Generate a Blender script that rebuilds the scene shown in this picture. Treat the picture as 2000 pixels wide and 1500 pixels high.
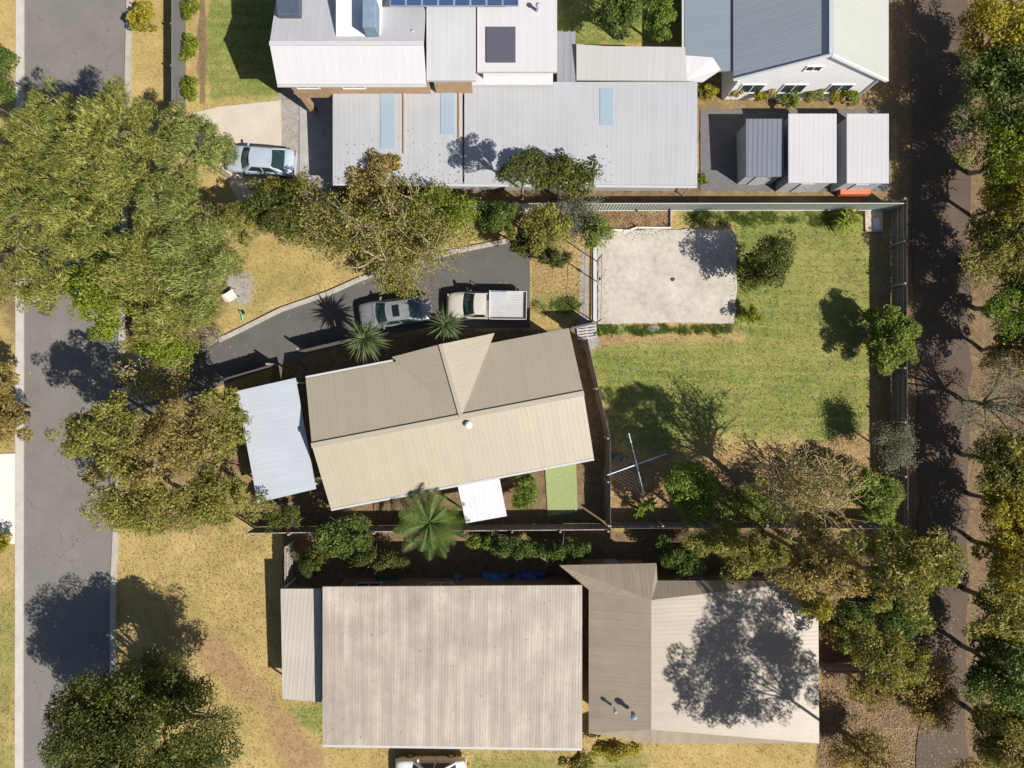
import bpy, math, random
import numpy as np
from mathutils import Vector, Matrix

# ------------------------------------------------------------------ scene, camera, light
for o in list(bpy.data.objects): bpy.data.objects.remove(o)
SC = bpy.context.scene
COL = SC.collection
H = 44.0            # camera height (m)
PPM = 30.0          # photo pixels per metre on the ground
cam_d = bpy.data.cameras.new("camera"); cam = bpy.data.objects.new("camera", cam_d); COL.objects.link(cam)
cam.location = (0, 0, H); cam.rotation_euler = (0, 0, 0)
cam_d.sensor_width = 36; cam_d.sensor_fit = 'HORIZONTAL'
cam_d.lens = 36 * H / (2000 / PPM); cam_d.clip_end = 2000; cam_d.clip_start = 0.5
SC.camera = cam
SUN = Vector((0.80, -0.54, 1.0)).normalized()
W_ = bpy.data.worlds.new("World"); SC.world = W_; W_.use_nodes = True
nt = W_.node_tree; nt.nodes.clear()
sky = nt.nodes.new('ShaderNodeTexSky'); sky.sky_type = 'NISHITA'; sky.sun_disc = False
sky.sun_elevation = math.asin(SUN.z); sky.sun_rotation = math.atan2(SUN.x, SUN.y)
bg = nt.nodes.new('ShaderNodeBackground'); bg.inputs[1].default_value = 0.056
wo = nt.nodes.new('ShaderNodeOutputWorld')
nt.links.new(sky.outputs[0], bg.inputs[0]); nt.links.new(bg.outputs[0], wo.inputs[0])
sun_d = bpy.data.lights.new("sun", 'SUN'); sun_d.energy = 4.6; sun_d.angle = math.radians(0.5); sun_d.color = (1.0, 0.945, 0.86)
sun = bpy.data.objects.new("sun", sun_d); COL.objects.link(sun)
sun.rotation_euler = SUN.to_track_quat('Z', 'Y').to_euler(); sun.location = (30, -20, 40)
SC.view_settings.view_transform = 'Standard'; SC.view_settings.look = 'None'
SC.view_settings.exposure = 0.70; SC.view_settings.gamma = 1

# ------------------------------------------------------------------ helpers
def P(px, py, z=0.0):
    k = (1 - z / H) / PPM
    return Vector(((px - 1000) * k, (750 - py) * k, z))
def tag(o, label=None, cat=None, group=None, kind=None):
    if label: o['label'] = label
    if cat: o['category'] = cat
    if group: o['group'] = group
    if kind: o['kind'] = kind
    return o
ORG = {}
def thing(name, label, cat, loc, group=None):
    o = bpy.data.objects.new(name, None); COL.objects.link(o); o.location = loc
    o.empty_display_size = 0.3
    ORG[o.name] = Vector(loc)
    return tag(o, label, cat, group)
def link(name, me, mat, parent=None, smooth=False):
    o = bpy.data.objects.new(name, me); COL.objects.link(o)
    if mat is not None: me.materials.append(mat)
    if parent is not None:
        o.parent = parent
    ORG[o.name] = ORG.get(parent.name, Vector((0, 0, 0))) if parent is not None else Vector((0, 0, 0))
    return o
def mesh_np(name, V, F, mat, parent=None, smooth=False):
    """V (n,3) world coords, F (m,k) same-size faces"""
    V = np.asarray(V, dtype=np.float32); F = np.asarray(F, dtype=np.int32)
    if parent is not None: V = V - np.array(ORG[parent.name], dtype=np.float32)
    me = bpy.data.meshes.new(name)
    k = F.shape[1]; m = F.shape[0]
    me.vertices.add(len(V)); me.vertices.foreach_set('co', V.ravel())
    me.loops.add(m * k); me.loops.foreach_set('vertex_index', F.ravel())
    me.polygons.add(m); me.polygons.foreach_set('loop_start', np.arange(0, m * k, k, dtype=np.int32))
    me.polygons.foreach_set('loop_total', np.full(m, k, dtype=np.int32))
    if smooth: me.polygons.foreach_set('use_smooth', np.ones(m, dtype=bool))
    me.update(calc_edges=True); me.validate()
    return link(name, me, mat, parent)

class MB:
    def __init__(s): s.v = []; s.f = []; s.uv = []
    def face(s, pts, uv=None):
        i = len(s.v); s.v += [tuple(p) for p in pts]; s.f.append(tuple(range(i, i + len(pts)))); s.uv.append(uv)
    def add(s, vs, fs):
        i = len(s.v); s.v += [tuple(p) for p in vs]
        for f in fs: s.f.append(tuple(i + a for a in f)); s.uv.append(None)
    def box(s, c, size, ang=0.0, bev=0.0, tilt=None):
        hx, hy, hz = size[0] / 2, size[1] / 2, size[2] / 2
        b = min(bev, hx * .9, hy * .9, hz * .9)
        R = Matrix.Rotation(ang, 3, 'Z')
        if tilt is not None: R = R @ tilt
        c = Vector(c)
        if b <= 0:
            vs = [(x, y, z) for z in (-hz, hz) for (x, y) in ((-hx, -hy), (hx, -hy), (hx, hy), (-hx, hy))]
            fs = [(3, 2, 1, 0), (4, 5, 6, 7), (0, 1, 5, 4), (1, 2, 6, 5), (2, 3, 7, 6), (3, 0, 4, 7)]
        else:
            def ring(z, dx, dy):
                return [(-hx + dx, -hy, z), (hx - dx, -hy, z), (hx, -hy + dy, z), (hx, hy - dy, z), (hx - dx, hy, z), (-hx + dx, hy, z), (-hx, hy - dy, z), (-hx, -hy + dy, z)]
            def ring2(z):
                x, y = hx - b, hy - b
                return [(-x, -y, z), (x, -y, z), (x, -y, z), (x, y, z), (x, y, z), (-x, y, z), (-x, y, z), (-x, -y, z)]
            t = b * .6
            r1 = ring(-hz + b, b, b); r2 = ring(hz - b, b, b)
            x, y = hx - b, hy - b
            top = [(-x, -y, hz), (x, -y, hz), (x, y, hz), (-x, y, hz)]; bot = [(a, d, -hz) for a, d, _ in top]
            vs = bot + r1 + r2 + top
            fs = [(3, 2, 1, 0), (20, 21, 22, 23)]
            for k in range(8): fs.append((4 + k, 4 + (k + 1) % 8, 12 + (k + 1) % 8, 12 + k))
            fs += [(0, 1, 5, 4), (1, 6, 5), (1, 2, 7, 6), (2, 8, 7), (2, 3, 9, 8), (3, 10, 9), (3, 0, 11, 10), (0, 4, 11)]
            fs += [(12, 13, 21, 20), (13, 14, 21), (14, 15, 22, 21), (15, 16, 22), (16, 17, 23, 22), (17, 18, 23), (18, 19, 20, 23), (19, 12, 20)]
        s.add([c + R @ Vector(p) for p in vs], fs)
    def bar(s, a, b, w, h):
        a = Vector(a); b = Vector(b); d = b - a; L = d.length; d.normalize()
        up = Vector((0, 0, 1)) if abs(d.z) < .95 else Vector((0, 1, 0))
        sd = d.cross(up).normalized(); up = sd.cross(d)
        vs = []
        for p in (a, b):
            for sx, sz in ((-1, -1), (1, -1), (1, 1), (-1, 1)): vs.append(p + sd * sx * w / 2 + up * sz * h / 2)
        s.add(vs, [(0, 1, 2, 3), (7, 6, 5, 4), (0, 4, 5, 1), (1, 5, 6, 2), (2, 6, 7, 3), (3, 7, 4, 0)])
    def tube(s, path, rad, n=6):
        path = [Vector(p) for p in path]
        if not hasattr(rad, '__len__'): rad = [rad] * len(path)
        vs = []; m = len(path)
        for i, p in enumerate(path):
            d = (path[min(i + 1, m - 1)] - path[max(i - 1, 0)]).normalized()
            up = Vector((0, 0, 1)) if abs(d.z) < .9 else Vector((1, 0, 0))
            a = d.cross(up).normalized(); b = d.cross(a)
            for k in range(n):
                t = 2 * math.pi * k / n
                vs.append(p + (a * math.cos(t) + b * math.sin(t)) * rad[i])
        fs = []
        for i in range(m - 1):
            for k in range(n):
                fs.append((i * n + k, i * n + (k + 1) % n, (i + 1) * n + (k + 1) % n, (i + 1) * n + k))
        fs.append(tuple(range(n))[::-1]); fs.append(tuple((m - 1) * n + k for k in range(n)))
        s.add(vs, fs)
    def prism(s, poly, z0, z1):
        n = len(poly)
        A = sum(poly[i][0] * poly[(i + 1) % n][1] - poly[(i + 1) % n][0] * poly[i][1] for i in range(n))
        if A < 0: poly = poly[::-1]
        vs = [(p[0], p[1], z0) for p in poly] + [(p[0], p[1], z1) for p in poly]
        fs = [tuple(range(n))[::-1], tuple(range(n, 2 * n))] + [(i, (i + 1) % n, n + (i + 1) % n, n + i) for i in range(n)]
        s.add(vs, fs)
    def build(s, name, mat, parent=None, smooth=False, world=True, sharp=35):
        me = bpy.data.meshes.new(name)
        V = s.v
        if parent is not None and world:
            o = ORG[parent.name]; V = [(p[0] - o[0], p[1] - o[1], p[2] - o[2]) for p in V]
        me.from_pydata(V, [], s.f)
        if any(u is not None for u in s.uv):
            l = me.uv_layers.new(name='UVMap')
            for p, u in zip(me.polygons, s.uv):
                if u is None: continue
                for k, li in enumerate(p.loop_indices): l.data[li].uv = u[k]
        me.validate(); me.update()
        if smooth:
            for p in me.polygons: p.use_smooth = True
            me.set_sharp_from_angle(angle=math.radians(sharp))
        return link(name, me, mat, parent)

# ------------------------------------------------------------------ materials
def newmat(name):
    m = bpy.data.materials.new(name); m.use_nodes = True
    n = m.node_tree.nodes; b = n['Principled BSDF']
    return m, m.node_tree, b
def nd(t, kind, **kw):
    n = t.nodes.new(kind)
    for k, v in kw.items(): setattr(n, k, v)
    return n
def ramp(t, fac, stops):
    r = t.nodes.new('ShaderNodeValToRGB')
    e = r.color_ramp.elements
    while len(e) < len(stops): e.new(0.5)
    for el, (p, c) in zip(e, stops): el.position = p; el.color = (*c, 1)
    t.links.new(fac, r.inputs[0]); return r.outputs[0]
def noise(t, scale, detail=4, rough=.6, vec=None, stretch=None):
    n = nd(t, 'ShaderNodeTexNoise'); n.inputs['Scale'].default_value = scale; n.inputs['Detail'].default_value = detail; n.inputs['Roughness'].default_value = rough
    if vec is None:
        tc = nd(t, 'ShaderNodeTexCoord'); vec = tc.outputs['Object']
    if stretch:
        mp = nd(t, 'ShaderNodeMapping'); mp.inputs['Scale'].default_value = stretch; t.links.new(vec, mp.inputs[0]); vec = mp.outputs[0]
    t.links.new(vec, n.inputs['Vector']); return n.outputs[0]
def mix(t, fac, a, b, mode='MIX'):
    m = nd(t, 'ShaderNodeMix', data_type='RGBA', blend_type=mode)
    for s_, v in ((0, fac), (6, a), (7, b)):
        if isinstance(v, (int, float)): m.inputs[s_].default_value = v
        elif isinstance(v, tuple): m.inputs[s_].default_value = (*v[:3], 1)
        else: t.links.new(v, m.inputs[s_])
    return m.outputs[2]
def math_(t, op, a, b=0.0, clamp=False):
    m = nd(t, 'ShaderNodeMath', operation=op, use_clamp=clamp)
    for i, v in ((0, a), (1, b)):
        if isinstance(v, (int, float)): m.inputs[i].default_value = v
        else: t.links.new(v, m.inputs[i])
    return m.outputs[0]
def bump(t, b, h, strength=.3, dist=.05):
    n = nd(t, 'ShaderNodeBump'); n.inputs['Strength'].default_value = strength; n.inputs['Distance'].default_value = dist
    t.links.new(h, n.inputs['Height']); t.links.new(n.outputs[0], b.inputs['Normal'])
def mul(c, k): return tuple(min(1, x * k) for x in c)
def plain(name, c, rough=.6, metal=0, var=.25, scale=3, bs=0, bd=.02, coat=0, spec=.5):
    m, t, b = newmat(name)
    a = noise(t, scale, 5)
    f = noise(t, scale * 9, 3)
    s_ = math_(t, 'ADD', math_(t, 'MULTIPLY', a, .65), math_(t, 'MULTIPLY', f, .35))
    t.links.new(ramp(t, s_, [(.3, mul(c, 1 - var)), (.7, mul(c, 1 + var))]), b.inputs['Base Color'])
    b.inputs['Roughness'].default_value = rough; b.inputs['Metallic'].default_value = metal
    b.inputs['Coat Weight'].default_value = coat; b.inputs['Specular IOR Level'].default_value = spec
    if bs: bump(t, b, f, bs, bd)
    return m
def roofmat(name, c, rib=.4, c2=None, rough=.5, streak=.18, lap=0, sharp=False, strength=.6, metal=0):
    m, t, b = newmat(name)
    uv = nd(t, 'ShaderNodeTexCoord').outputs['UV']
    st = noise(t, 1.0, 4, .6, uv, (2.2, .12, 1))
    bl = noise(t, .5, 4, .6, uv)
    f = noise(t, 14, 3, .6, uv)
    s_ = math_(t, 'ADD', math_(t, 'MULTIPLY', st, .45), math_(t, 'ADD', math_(t, 'MULTIPLY', bl, .35), math_(t, 'MULTIPLY', f, .2)))
    col = ramp(t, s_, [(.32, mul(c, 1 - streak)), (.5, c), (.68, mul(c2 or c, 1 + streak))])
    lich = noise(t, 3.2, 6, .75, uv, (1, .45, 1)); lm = nd(t, 'ShaderNodeMapRange'); lm.inputs[1].default_value = .56; lm.inputs[2].default_value = .72; lm.inputs[4].default_value = min(.5, streak * 2.2)
    t.links.new(lich, lm.inputs[0]); col = mix(t, lm.outputs[0], col, tuple(x * .55 for x in c))
    sx = nd(t, 'ShaderNodeSeparateXYZ'); t.links.new(uv, sx.inputs[0])
    fr = math_(t, 'FRACT', math_(t, 'MULTIPLY', sx.outputs[0], 1 / rib))
    tri = math_(t, 'ABSOLUTE', math_(t, 'SUBTRACT', fr, .5))            # 0 centre .. .5 rib
    ribh = math_(t, 'POWER', math_(t, 'MULTIPLY', tri, 2), 9 if sharp else 2)
    hgt = ribh
    if lap:
        fl = math_(t, 'FRACT', math_(t, 'MULTIPLY', sx.outputs[1], 1 / lap))
        hgt = math_(t, 'ADD', ribh, fl)
    t.links.new(col, b.inputs['Base Color']); b.inputs['Roughness'].default_value = rough; b.inputs['Metallic'].default_value = metal
    bump(t, b, hgt, strength, .03)
    return m
def leafmat(name, cols, trans=.35, rough=.55, nscale=.6):
    m, t, b = newmat(name)
    g = nd(t, 'ShaderNodeNewGeometry')
    r = g.outputs['Random Per Island']
    n = noise(t, nscale, 3)
    n2 = noise(t, nscale * 3.6, 2)
    f = math_(t, 'ADD', math_(t, 'ADD', math_(t, 'MULTIPLY', r, .5), math_(t, 'MULTIPLY', math_(t, 'SUBTRACT', n2, .5), .8)), math_(t, 'MULTIPLY', math_(t, 'SUBTRACT', n, .25), .9), True)
    k = len(cols)
    col = ramp(t, f, [(.05 + .9 * i / (k - 1), c) for i, c in enumerate(cols)])
    t.links.new(col, b.inputs['Base Color']); b.inputs['Roughness'].default_value = rough; b.inputs['Specular IOR Level'].default_value = .35
    tr = nd(t, 'ShaderNodeBsdfTranslucent'); t.links.new(mix(t, 1.0, col, (1.25, 1.2, .6), 'MULTIPLY'), tr.inputs[0])
    ms = nd(t, 'ShaderNodeMixShader'); ms.inputs[0].default_value = trans
    out = t.nodes['Material Output']
    t.links.new(b.outputs[0], ms.inputs[1]); t.links.new(tr.outputs[0], ms.inputs[2]); t.links.new(ms.outputs[0], out.inputs[0])
    return m
def glassmat(name, c, rough=.06):
    m, t, b = newmat(name); b.inputs['Base Color'].default_value = (*c, 1); b.inputs['Roughness'].default_value = rough
    b.inputs['Specular IOR Level'].default_value = .8
    return m

MT = {}
MT['bark'] = plain('bark', (.225, .175, .125), .9, var=.4, scale=6, bs=.5)
MT['twig'] = plain('twig', (.42, .31, .19), .85, var=.35, scale=4)
MT['twig_grey'] = plain('twig_grey', (.25, .235, .215), .9, var=.3, scale=4)
MT['concrete'] = plain('concrete', (.40, .375, .335), .9, var=.16, scale=1.2, bs=.15)
MT['kerb'] = plain('kerb_concrete', (.33, .30, .26), .9, var=.22, scale=2, bs=.2)
MT['white_paint'] = plain('white_paint', (.72, .72, .72), .5, var=.05)
MT['white_wall'] = plain('white_wall', (.70, .69, .70), .7, var=.06, scale=1)
MT['cream_wall'] = plain('cream_wall', (.48, .42, .32), .8, var=.1, scale=1)
MT['grey_wall'] = plain('grey_wall', (.33, .34, .36), .8, var=.1, scale=1)
MT['timber_wall'] = plain('timber_wall', (.36, .24, .14), .75, var=.25, scale=2)
MT['brick_wall'] = plain('brick_wall', (.30, .17, .11), .9, var=.3, scale=5)
MT['frame'] = plain('window_frame', (.7, .7, .7), .4, var=.04)
MT['window_glass'] = glassmat('window_glass', (.03, .04, .05))
MT['fence_timber'] = plain('weathered_timber', (.19, .165, .145), .9, var=.35, scale=4, bs=.3)
MT['rail_timber'] = plain('rail_timber', (.30, .27, .25), .9, var=.3, scale=4, bs=.3)
MT['grey_timber'] = plain('grey_pallet_timber', (.36, .34, .34), .9, var=.2, scale=6, bs=.3)
MT['gutter'] = plain('gutter', (.42, .42, .42), .5, var=.06)
MT['steel'] = plain('galvanised_steel', (.45, .47, .50), .4, metal=.6, var=.15)
MT['rust'] = plain('rusty_steel', (.16, .075, .04), .9, var=.4, scale=6)
MT['black'] = plain('black_plastic', (.02, .02, .022), .5, var=.2)
MT['tyre'] = plain('tyre_rubber', (.022, .022, .022), .85, var=.2)
MT['rim'] = plain('wheel_rim', (.45, .45, .46), .3, metal=.8, var=.05)

# ------------------------------------------------------------------ ground with zones
rngG = np.random.default_rng(5)
def poly_sdf(poly, X, Y):
    """negative inside"""
    d = np.full(X.shape, 1e9); ins = np.zeros(X.shape, bool); n = len(poly)
    for i in range(n):
        x1, y1 = poly[i]; x2, y2 = poly[(i + 1) % n]
        ex, ey = x2 - x1, y2 - y1
        t = np.clip(((X - x1) * ex + (Y - y1) * ey) / (ex * ex + ey * ey + 1e-12), 0, 1)
        d = np.minimum(d, np.hypot(X - x1 - t * ex, Y - y1 - t * ey))
        if abs(ey) > 1e-9:
            c = ((y1 > Y) != (y2 > Y)) & (X < ex * (Y - y1) / ey + x1)
            ins ^= c
    return np.where(ins, -d, d)
def G2(pts): return [tuple(P(x, y)[:2]) for x, y in pts]
# (channel, polygon in photo pixels, value, feather m)   channels 0 green 1 dirt 2 mulch and painted shade 3 gravel
ZONES = [
 (0, [(1128, 655), (1140, 640), (1330, 640), (1437, 640), (1437, 430), (1320, 430), (1330, 408), (1765, 405), (1765, 900), (1700, 930), (1560, 880), (1420, 870), (1300, 900), (1185, 880), (1160, 760)], .62, 1.2),
 (0, [(1150, 690), (1420, 690), (1400, 850), (1190, 850)], .25, 2.0),
 (0, [(1470, 760), (1660, 760), (1660, 880), (1470, 860)], .18, 2.0),
 (0, [(1600, 405), (1330, 408), (1330, 445), (1600, 445)], .18, 1.0),
 (0, [(1165, 634), (1420, 634), (1420, 653), (1165, 653)], .3, .25),
 (0, [(1437, 440), (1520, 440), (1520, 650), (1437, 650)], .6, .3),
 (2, [(600, 360), (1370, 362), (1370, 402), (600, 402)], .9, .3),
 (0, [(1035, 575), (1130, 575), (1130, 640), (1035, 625)], .4, 1.0),
 (0, [(400, -60), (560, -60), (560, 190), (400, 205)], .9, .6),
 (0, [(1085, -60), (1345, -60), (1345, 90), (1085, 90)], 1.0, .6),
 (0, [(985, 900), (1170, 900), (1170, 1015), (985, 1015)], .8, .6),
 (0, [(500, 480), (720, 520), (700, 545), (560, 600), (430, 670), (400, 640), (450, 520)], .42, 1.2),
 (0, [(-200, -60), (38, -60), (38, 860), (-200, 860)], .25, .5),
 (0, [(-200, 1160), (36, 1160), (36, 1600), (-200, 1600)], .5, .8),
 (0, [(215, 1280), (620, 1400), (620, 1600), (215, 1600)], .25, 2.0),
 (0, [(900, 1455), (1280, 1455), (1280, 1600), (900, 1600)], .55, 1.5),
 (1, [(1385, 880), (1560, 860), (1700, 840), (1745, 700), (1745, 1030), (1185, 1030), (1185, 890), (1300, 905)], 1.0, 1.0),
 (1, [(1165, 655), (1437, 652), (1437, 672), (1165, 672)], .75, .35),
 (1, [(1700, 405), (1742, 405), (1742, 900), (1690, 860), (1702, 640)], .7, .4),
 (1, [(1330, 408), (1560, 405), (1560, 418), (1330, 418)], .5, .3),
 (1, [(1035, 430), (1135, 430), (1135, 580), (1035, 590)], .5, .8),
 (0, [(1035, 500), (1130, 500), (1130, 600), (1035, 600)], .3, 1.0),
 (1, [(410, 1230), (470, 1290), (540, 1360), (640, 1470), (660, 1520), (560, 1520), (520, 1420), (440, 1330), (380, 1270)], .85, .9),
 (1, [(250, 1060), (500, 1050), (520, 1240), (430, 1290), (250, 1160)], .25, 2.0),
 (0, [(240, 1060), (490, 1060), (480, 1250), (300, 1200)], .35, 2.0),
 (0, [(545, 1370), (640, 1380), (640, 1450), (590, 1440)], .6, .8),
 (1, [(1140, 670), (1170, 662), (1200, 668), (1150, 690)], .7, .4),
 (2, [(1165, 405), (1308, 405), (1308, 446), (1165, 446)], 1.0, .2),
 (2, [(450, 395), (1040, 395), (1040, 470), (900, 470), (850, 440), (620, 470), (470, 470)], .55, 1.5),
 (2, [(0, 400), (440, 400), (440, 640), (400, 690), (0, 690)], .7, 1.5),
 (2, [(210, 760), (520, 760), (640, 1030), (210, 1040)], .6, 1.5),
 (2, [(540, 700), (720, 655), (1040, 640), (1135, 640), (1185, 850), (1185, 1030), (500, 1030)], .95, .4),
 (2, [(545, 1030), (1350, 1030), (1350, 1145), (545, 1150)], .95, .4),  # dark ground colour painted in for the shade between house and fence
 (2, [(1300, 1022), (1800, 1022), (1800, 1600), (1600, 1600), (1600, 1140), (1300, 1140)], .95, .6),
 (2, [(1360, 150), (1760, 150), (1760, 400), (1360, 400)], .6, .5),
 (2, [(1870, -200), (2600, -200), (2600, 1800), (1870, 1800)], 1.0, .6),
 (2, [(385, -60), (404, -60), (404, 210), (385, 210)], .8, .2),
 (2, [(1738, -200), (1900, -200), (1900, 1800), (1738, 1800)], .8, .8),
 (3, [(1133, 485), (1149, 485), (1149, 640), (1133, 640)], .85, .2),
 (3, [(1135, 668), (1165, 660), (1175, 672), (1145, 690)], .8, .3),
 (3, [(452, 540), (490, 530), (500, 560), (488, 590), (465, 600), (448, 575)], .8, .5),
 (3, [(395, 640), (440, 650), (440, 700), (395, 710)], .6, .6),
 (3, [(250, 690), (400, 680), (420, 720), (390, 770), (250, 800)], .9, .6),
 (3, [(540, 170), (660, 170), (660, 400), (540, 400)], .7, .5),
]
xs = np.concatenate([np.linspace(-220, -37, 10)[:-1], np.arange(-37, 37.01, .22), np.linspace(37.2, 220, 10)])
ys = np.concatenate([np.linspace(-200, -29, 10)[:-1], np.arange(-29, 29.01, .22), np.linspace(29.2, 200, 10)])
X, Y = np.meshgrid(xs, ys)
def vnoise(X, Y, s, seed):
    r = np.random.default_rng(seed).random((257, 257))
    x = X / s + 500; y = Y / s + 500
    i = np.floor(x).astype(int); j = np.floor(y).astype(int); u = x - i; v = y - j
    u = u * u * (3 - 2 * u); v = v * v * (3 - 2 * v); g = lambda a, b: r[a % 257, b % 257]
    return (g(i, j) * (1 - u) * (1 - v) + g(i + 1, j) * u * (1 - v) + g(i, j + 1) * (1 - u) * v + g(i + 1, j + 1) * u * v)
NZ = .5 * vnoise(X, Y, 3.1, 1) + .3 * vnoise(X, Y, 1.2, 2) + .2 * vnoise(X, Y, .5, 3) - .5
def zone_fields(X, Y, NZ):
    Z = np.zeros(X.shape + (4,))
    for ch, poly, val, fe in ZONES:
        d = poly_sdf(G2(poly), X, Y) + NZ * fe * 2.2
        w = np.clip(.5 - d / (2 * fe), 0, 1); w = w * w * (3 - 2 * w)
        if ch == 0: Z[..., 0] = np.clip(Z[..., 0] + w * val, 0, 1)
        else: Z[..., ch] = np.maximum(Z[..., ch], w * val)
    return Z
ZF = zone_fields(X, Y, NZ)
zz = -.012 - .05 * vnoise(X, Y, 2.0, 8) - .03 * vnoise(X, Y, .6, 9)
ny, nx = X.shape
V = np.stack([X.ravel(), Y.ravel(), zz.ravel()], 1)
I = np.arange(ny * nx).reshape(ny, nx)
F = np.stack([I[:-1, :-1].ravel(), I[:-1, 1:].ravel(), I[1:, 1:].ravel(), I[1:, :-1].ravel()], 1)
gm, t, b = newmat('ground_soil_and_grass')
att = nd(t, 'ShaderNodeVertexColor', layer_name='zone')
sp = nd(t, 'ShaderNodeSeparateColor'); t.links.new(att.outputs[0], sp.inputs[0])
pos = nd(t, 'ShaderNodeNewGeometry').outputs['Position']
nA = noise(t, .35, 5, .65, pos); nB = noise(t, 2.2, 5, .7, pos); nC = noise(t, 9, 4, .7, pos); nD = noise(t, 26, 3, .7, pos)
mow = noise(t, 1.0, 3, .55, pos, (.10, 2.3, 1))
fine = math_(t, 'ADD', math_(t, 'MULTIPLY', nC, .5), math_(t, 'MULTIPLY', nD, .5))
med = math_(t, 'ADD', math_(t, 'MULTIPLY', nB, .55), math_(t, 'MULTIPLY', nC, .45))
dry = ramp(t, math_(t, 'ADD', math_(t, 'MULTIPLY', nA, .35), math_(t, 'MULTIPLY', fine, .65)),
           [(.33, (.125, .098, .032)), (.43, (.255, .196, .074)), (.52, (.365, .272, .11)), (.60, (.46, .342, .155)), (.70, (.59, .45, .25))])
grn = ramp(t, math_(t, 'ADD', math_(t, 'ADD', math_(t, 'MULTIPLY', mow, .25), math_(t, 'MULTIPLY', nA, .16)), math_(t, 'ADD', math_(t, 'MULTIPLY', fine, .34), math_(t, 'MULTIPLY', nB, .25))),
           [(.33, (.055, .09, .018)), (.43, (.115, .152, .034)), (.51, (.185, .206, .056)), (.59, (.28, .262, .092)), (.69, (.44, .36, .17))])
drt = ramp(t, math_(t, 'ADD', math_(t, 'MULTIPLY', nB, .4), math_(t, 'MULTIPLY', fine, .6)),
           [(.34, (.15, .095, .048)), (.5, (.29, .19, .095)), (.68, (.42, .29, .16))])
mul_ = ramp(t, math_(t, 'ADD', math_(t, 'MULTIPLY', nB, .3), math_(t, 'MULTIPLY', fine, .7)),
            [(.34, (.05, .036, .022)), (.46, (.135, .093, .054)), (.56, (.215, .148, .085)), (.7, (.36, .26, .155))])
gra = ramp(t, math_(t, 'ADD', math_(t, 'MULTIPLY', nB, .4), math_(t, 'MULTIPLY', fine, .6)),
           [(.34, (.17, .15, .14)), (.5, (.28, .26, .245)), (.68, (.40, .375, .35))])
def mask(ch, k=1.0):
    # break up the mask edge with noise
    m_ = math_(t, 'ADD', ch, math_(t, 'MULTIPLY', math_(t, 'SUBTRACT', med, .5), 1.5 * k))
    r = nd(t, 'ShaderNodeMapRange', interpolation_type='SMOOTHSTEP'); r.inputs[1].default_value = .3; r.inputs[2].default_value = .72
    t.links.new(m_, r.inputs[0])
    # nothing where the zone is absent
    q = math_(t, 'MULTIPLY', r.outputs[0], math_(t, 'MULTIPLY', ch, 6.0, True)); return q
c_ = mix(t, mask(sp.outputs[0]), dry, grn)
c_ = mix(t, mask(sp.outputs[1]), c_, drt)
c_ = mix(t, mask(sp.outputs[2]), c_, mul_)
c_ = mix(t, mask(att.outputs[1]), c_, gra)
t.links.new(c_, b.inputs['Base Color']); b.inputs['Roughness'].default_value = .95; b.inputs['Specular IOR Level'].default_value = .15
bump(t, b, math_(t, 'ADD', nC, nD), .55, .06)
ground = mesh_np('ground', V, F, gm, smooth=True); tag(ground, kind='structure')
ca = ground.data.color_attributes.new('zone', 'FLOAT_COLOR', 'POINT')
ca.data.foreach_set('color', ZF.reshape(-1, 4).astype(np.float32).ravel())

# ------------------------------------------------------------------ paved sheets
def sheet(name, pts, z, mat, thick=0.0):
    m = MB(); m.prism(G2(pts), z - max(thick, .09), z); o = m.build(name, mat); return tag(o, kind='structure')
def asphalt(name, c, var=.3, tint=(1, 1, 1)):
    m, t, b = newmat(name)
    pos = nd(t, 'ShaderNodeNewGeometry').outputs['Position']
    a = noise(t, .5, 5, .6, pos); f = noise(t, 18, 4, .75, pos); d = noise(t, 60, 2, .5, pos)
    s_ = math_(t, 'ADD', math_(t, 'MULTIPLY', a, .4), math_(t, 'ADD', math_(t, 'MULTIPLY', f, .4), math_(t, 'MULTIPLY', d, .2)))
    col = ramp(t, s_, [(.32, mul(c, 1 - var)), (.5, c), (.68, mul(c, 1 + var))])
    v = nd(t, 'ShaderNodeTexVoronoi', feature='DISTANCE_TO_EDGE'); v.inputs['Scale'].default_value = .35
    dv = nd(t, 'ShaderNodeVectorMath', operation='ADD'); nn = nd(t, 'ShaderNodeTexNoise'); nn.inputs['Scale'].default_value = 1.4
    t.links.new(pos, nn.inputs['Vector']); t.links.new(pos, dv.inputs[0]); t.links.new(nn.outputs[1], dv.inputs[1]); t.links.new(dv.outputs[0], v.inputs['Vector'])
    cr = math_(t, 'LESS_THAN', v.outputs[0], .006)
    gate = math_(t, 'GREATER_THAN', a, .52)
    col = mix(t, math_(t, 'MULTIPLY', cr, math_(t, 'MULTIPLY', gate, .55)), col, mul(c, .45))
    t.links.new(col, b.inputs['Base Color']); b.inputs['Roughness'].default_value = .92
    bump(t, b, f, .3, .01); return m
MT['drive'] = asphalt('driveway_asphalt', (.088, .082, .078), .3)
MT['road'] = asphalt('road_asphalt', (.150, .139, .128), .25)
MT['lane'] = asphalt('lane_gravel', (.084, .059, .042), .4)
sheet('road', [(45, -400), (252, -400), (250, 0), (232, 700), (218, 1150), (215, 1900), (42, 1900), (44, 700)], .012, MT['road'])
north = [(250, 712), (390, 690), (428, 668), (470, 648), (550, 608), (640, 577), (700, 550), (745, 533), (800, 518), (890, 494), (930, 486), (1000, 472), (1035, 476)]
south = [(1035, 640), (830, 640), (720, 664), (620, 686), (500, 724), (400, 766), (232, 830)]
sheet('driveway', [(226, 700)] + north + south + [(222, 860)], .016, MT['drive'])
MT['slab'] = None
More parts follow.
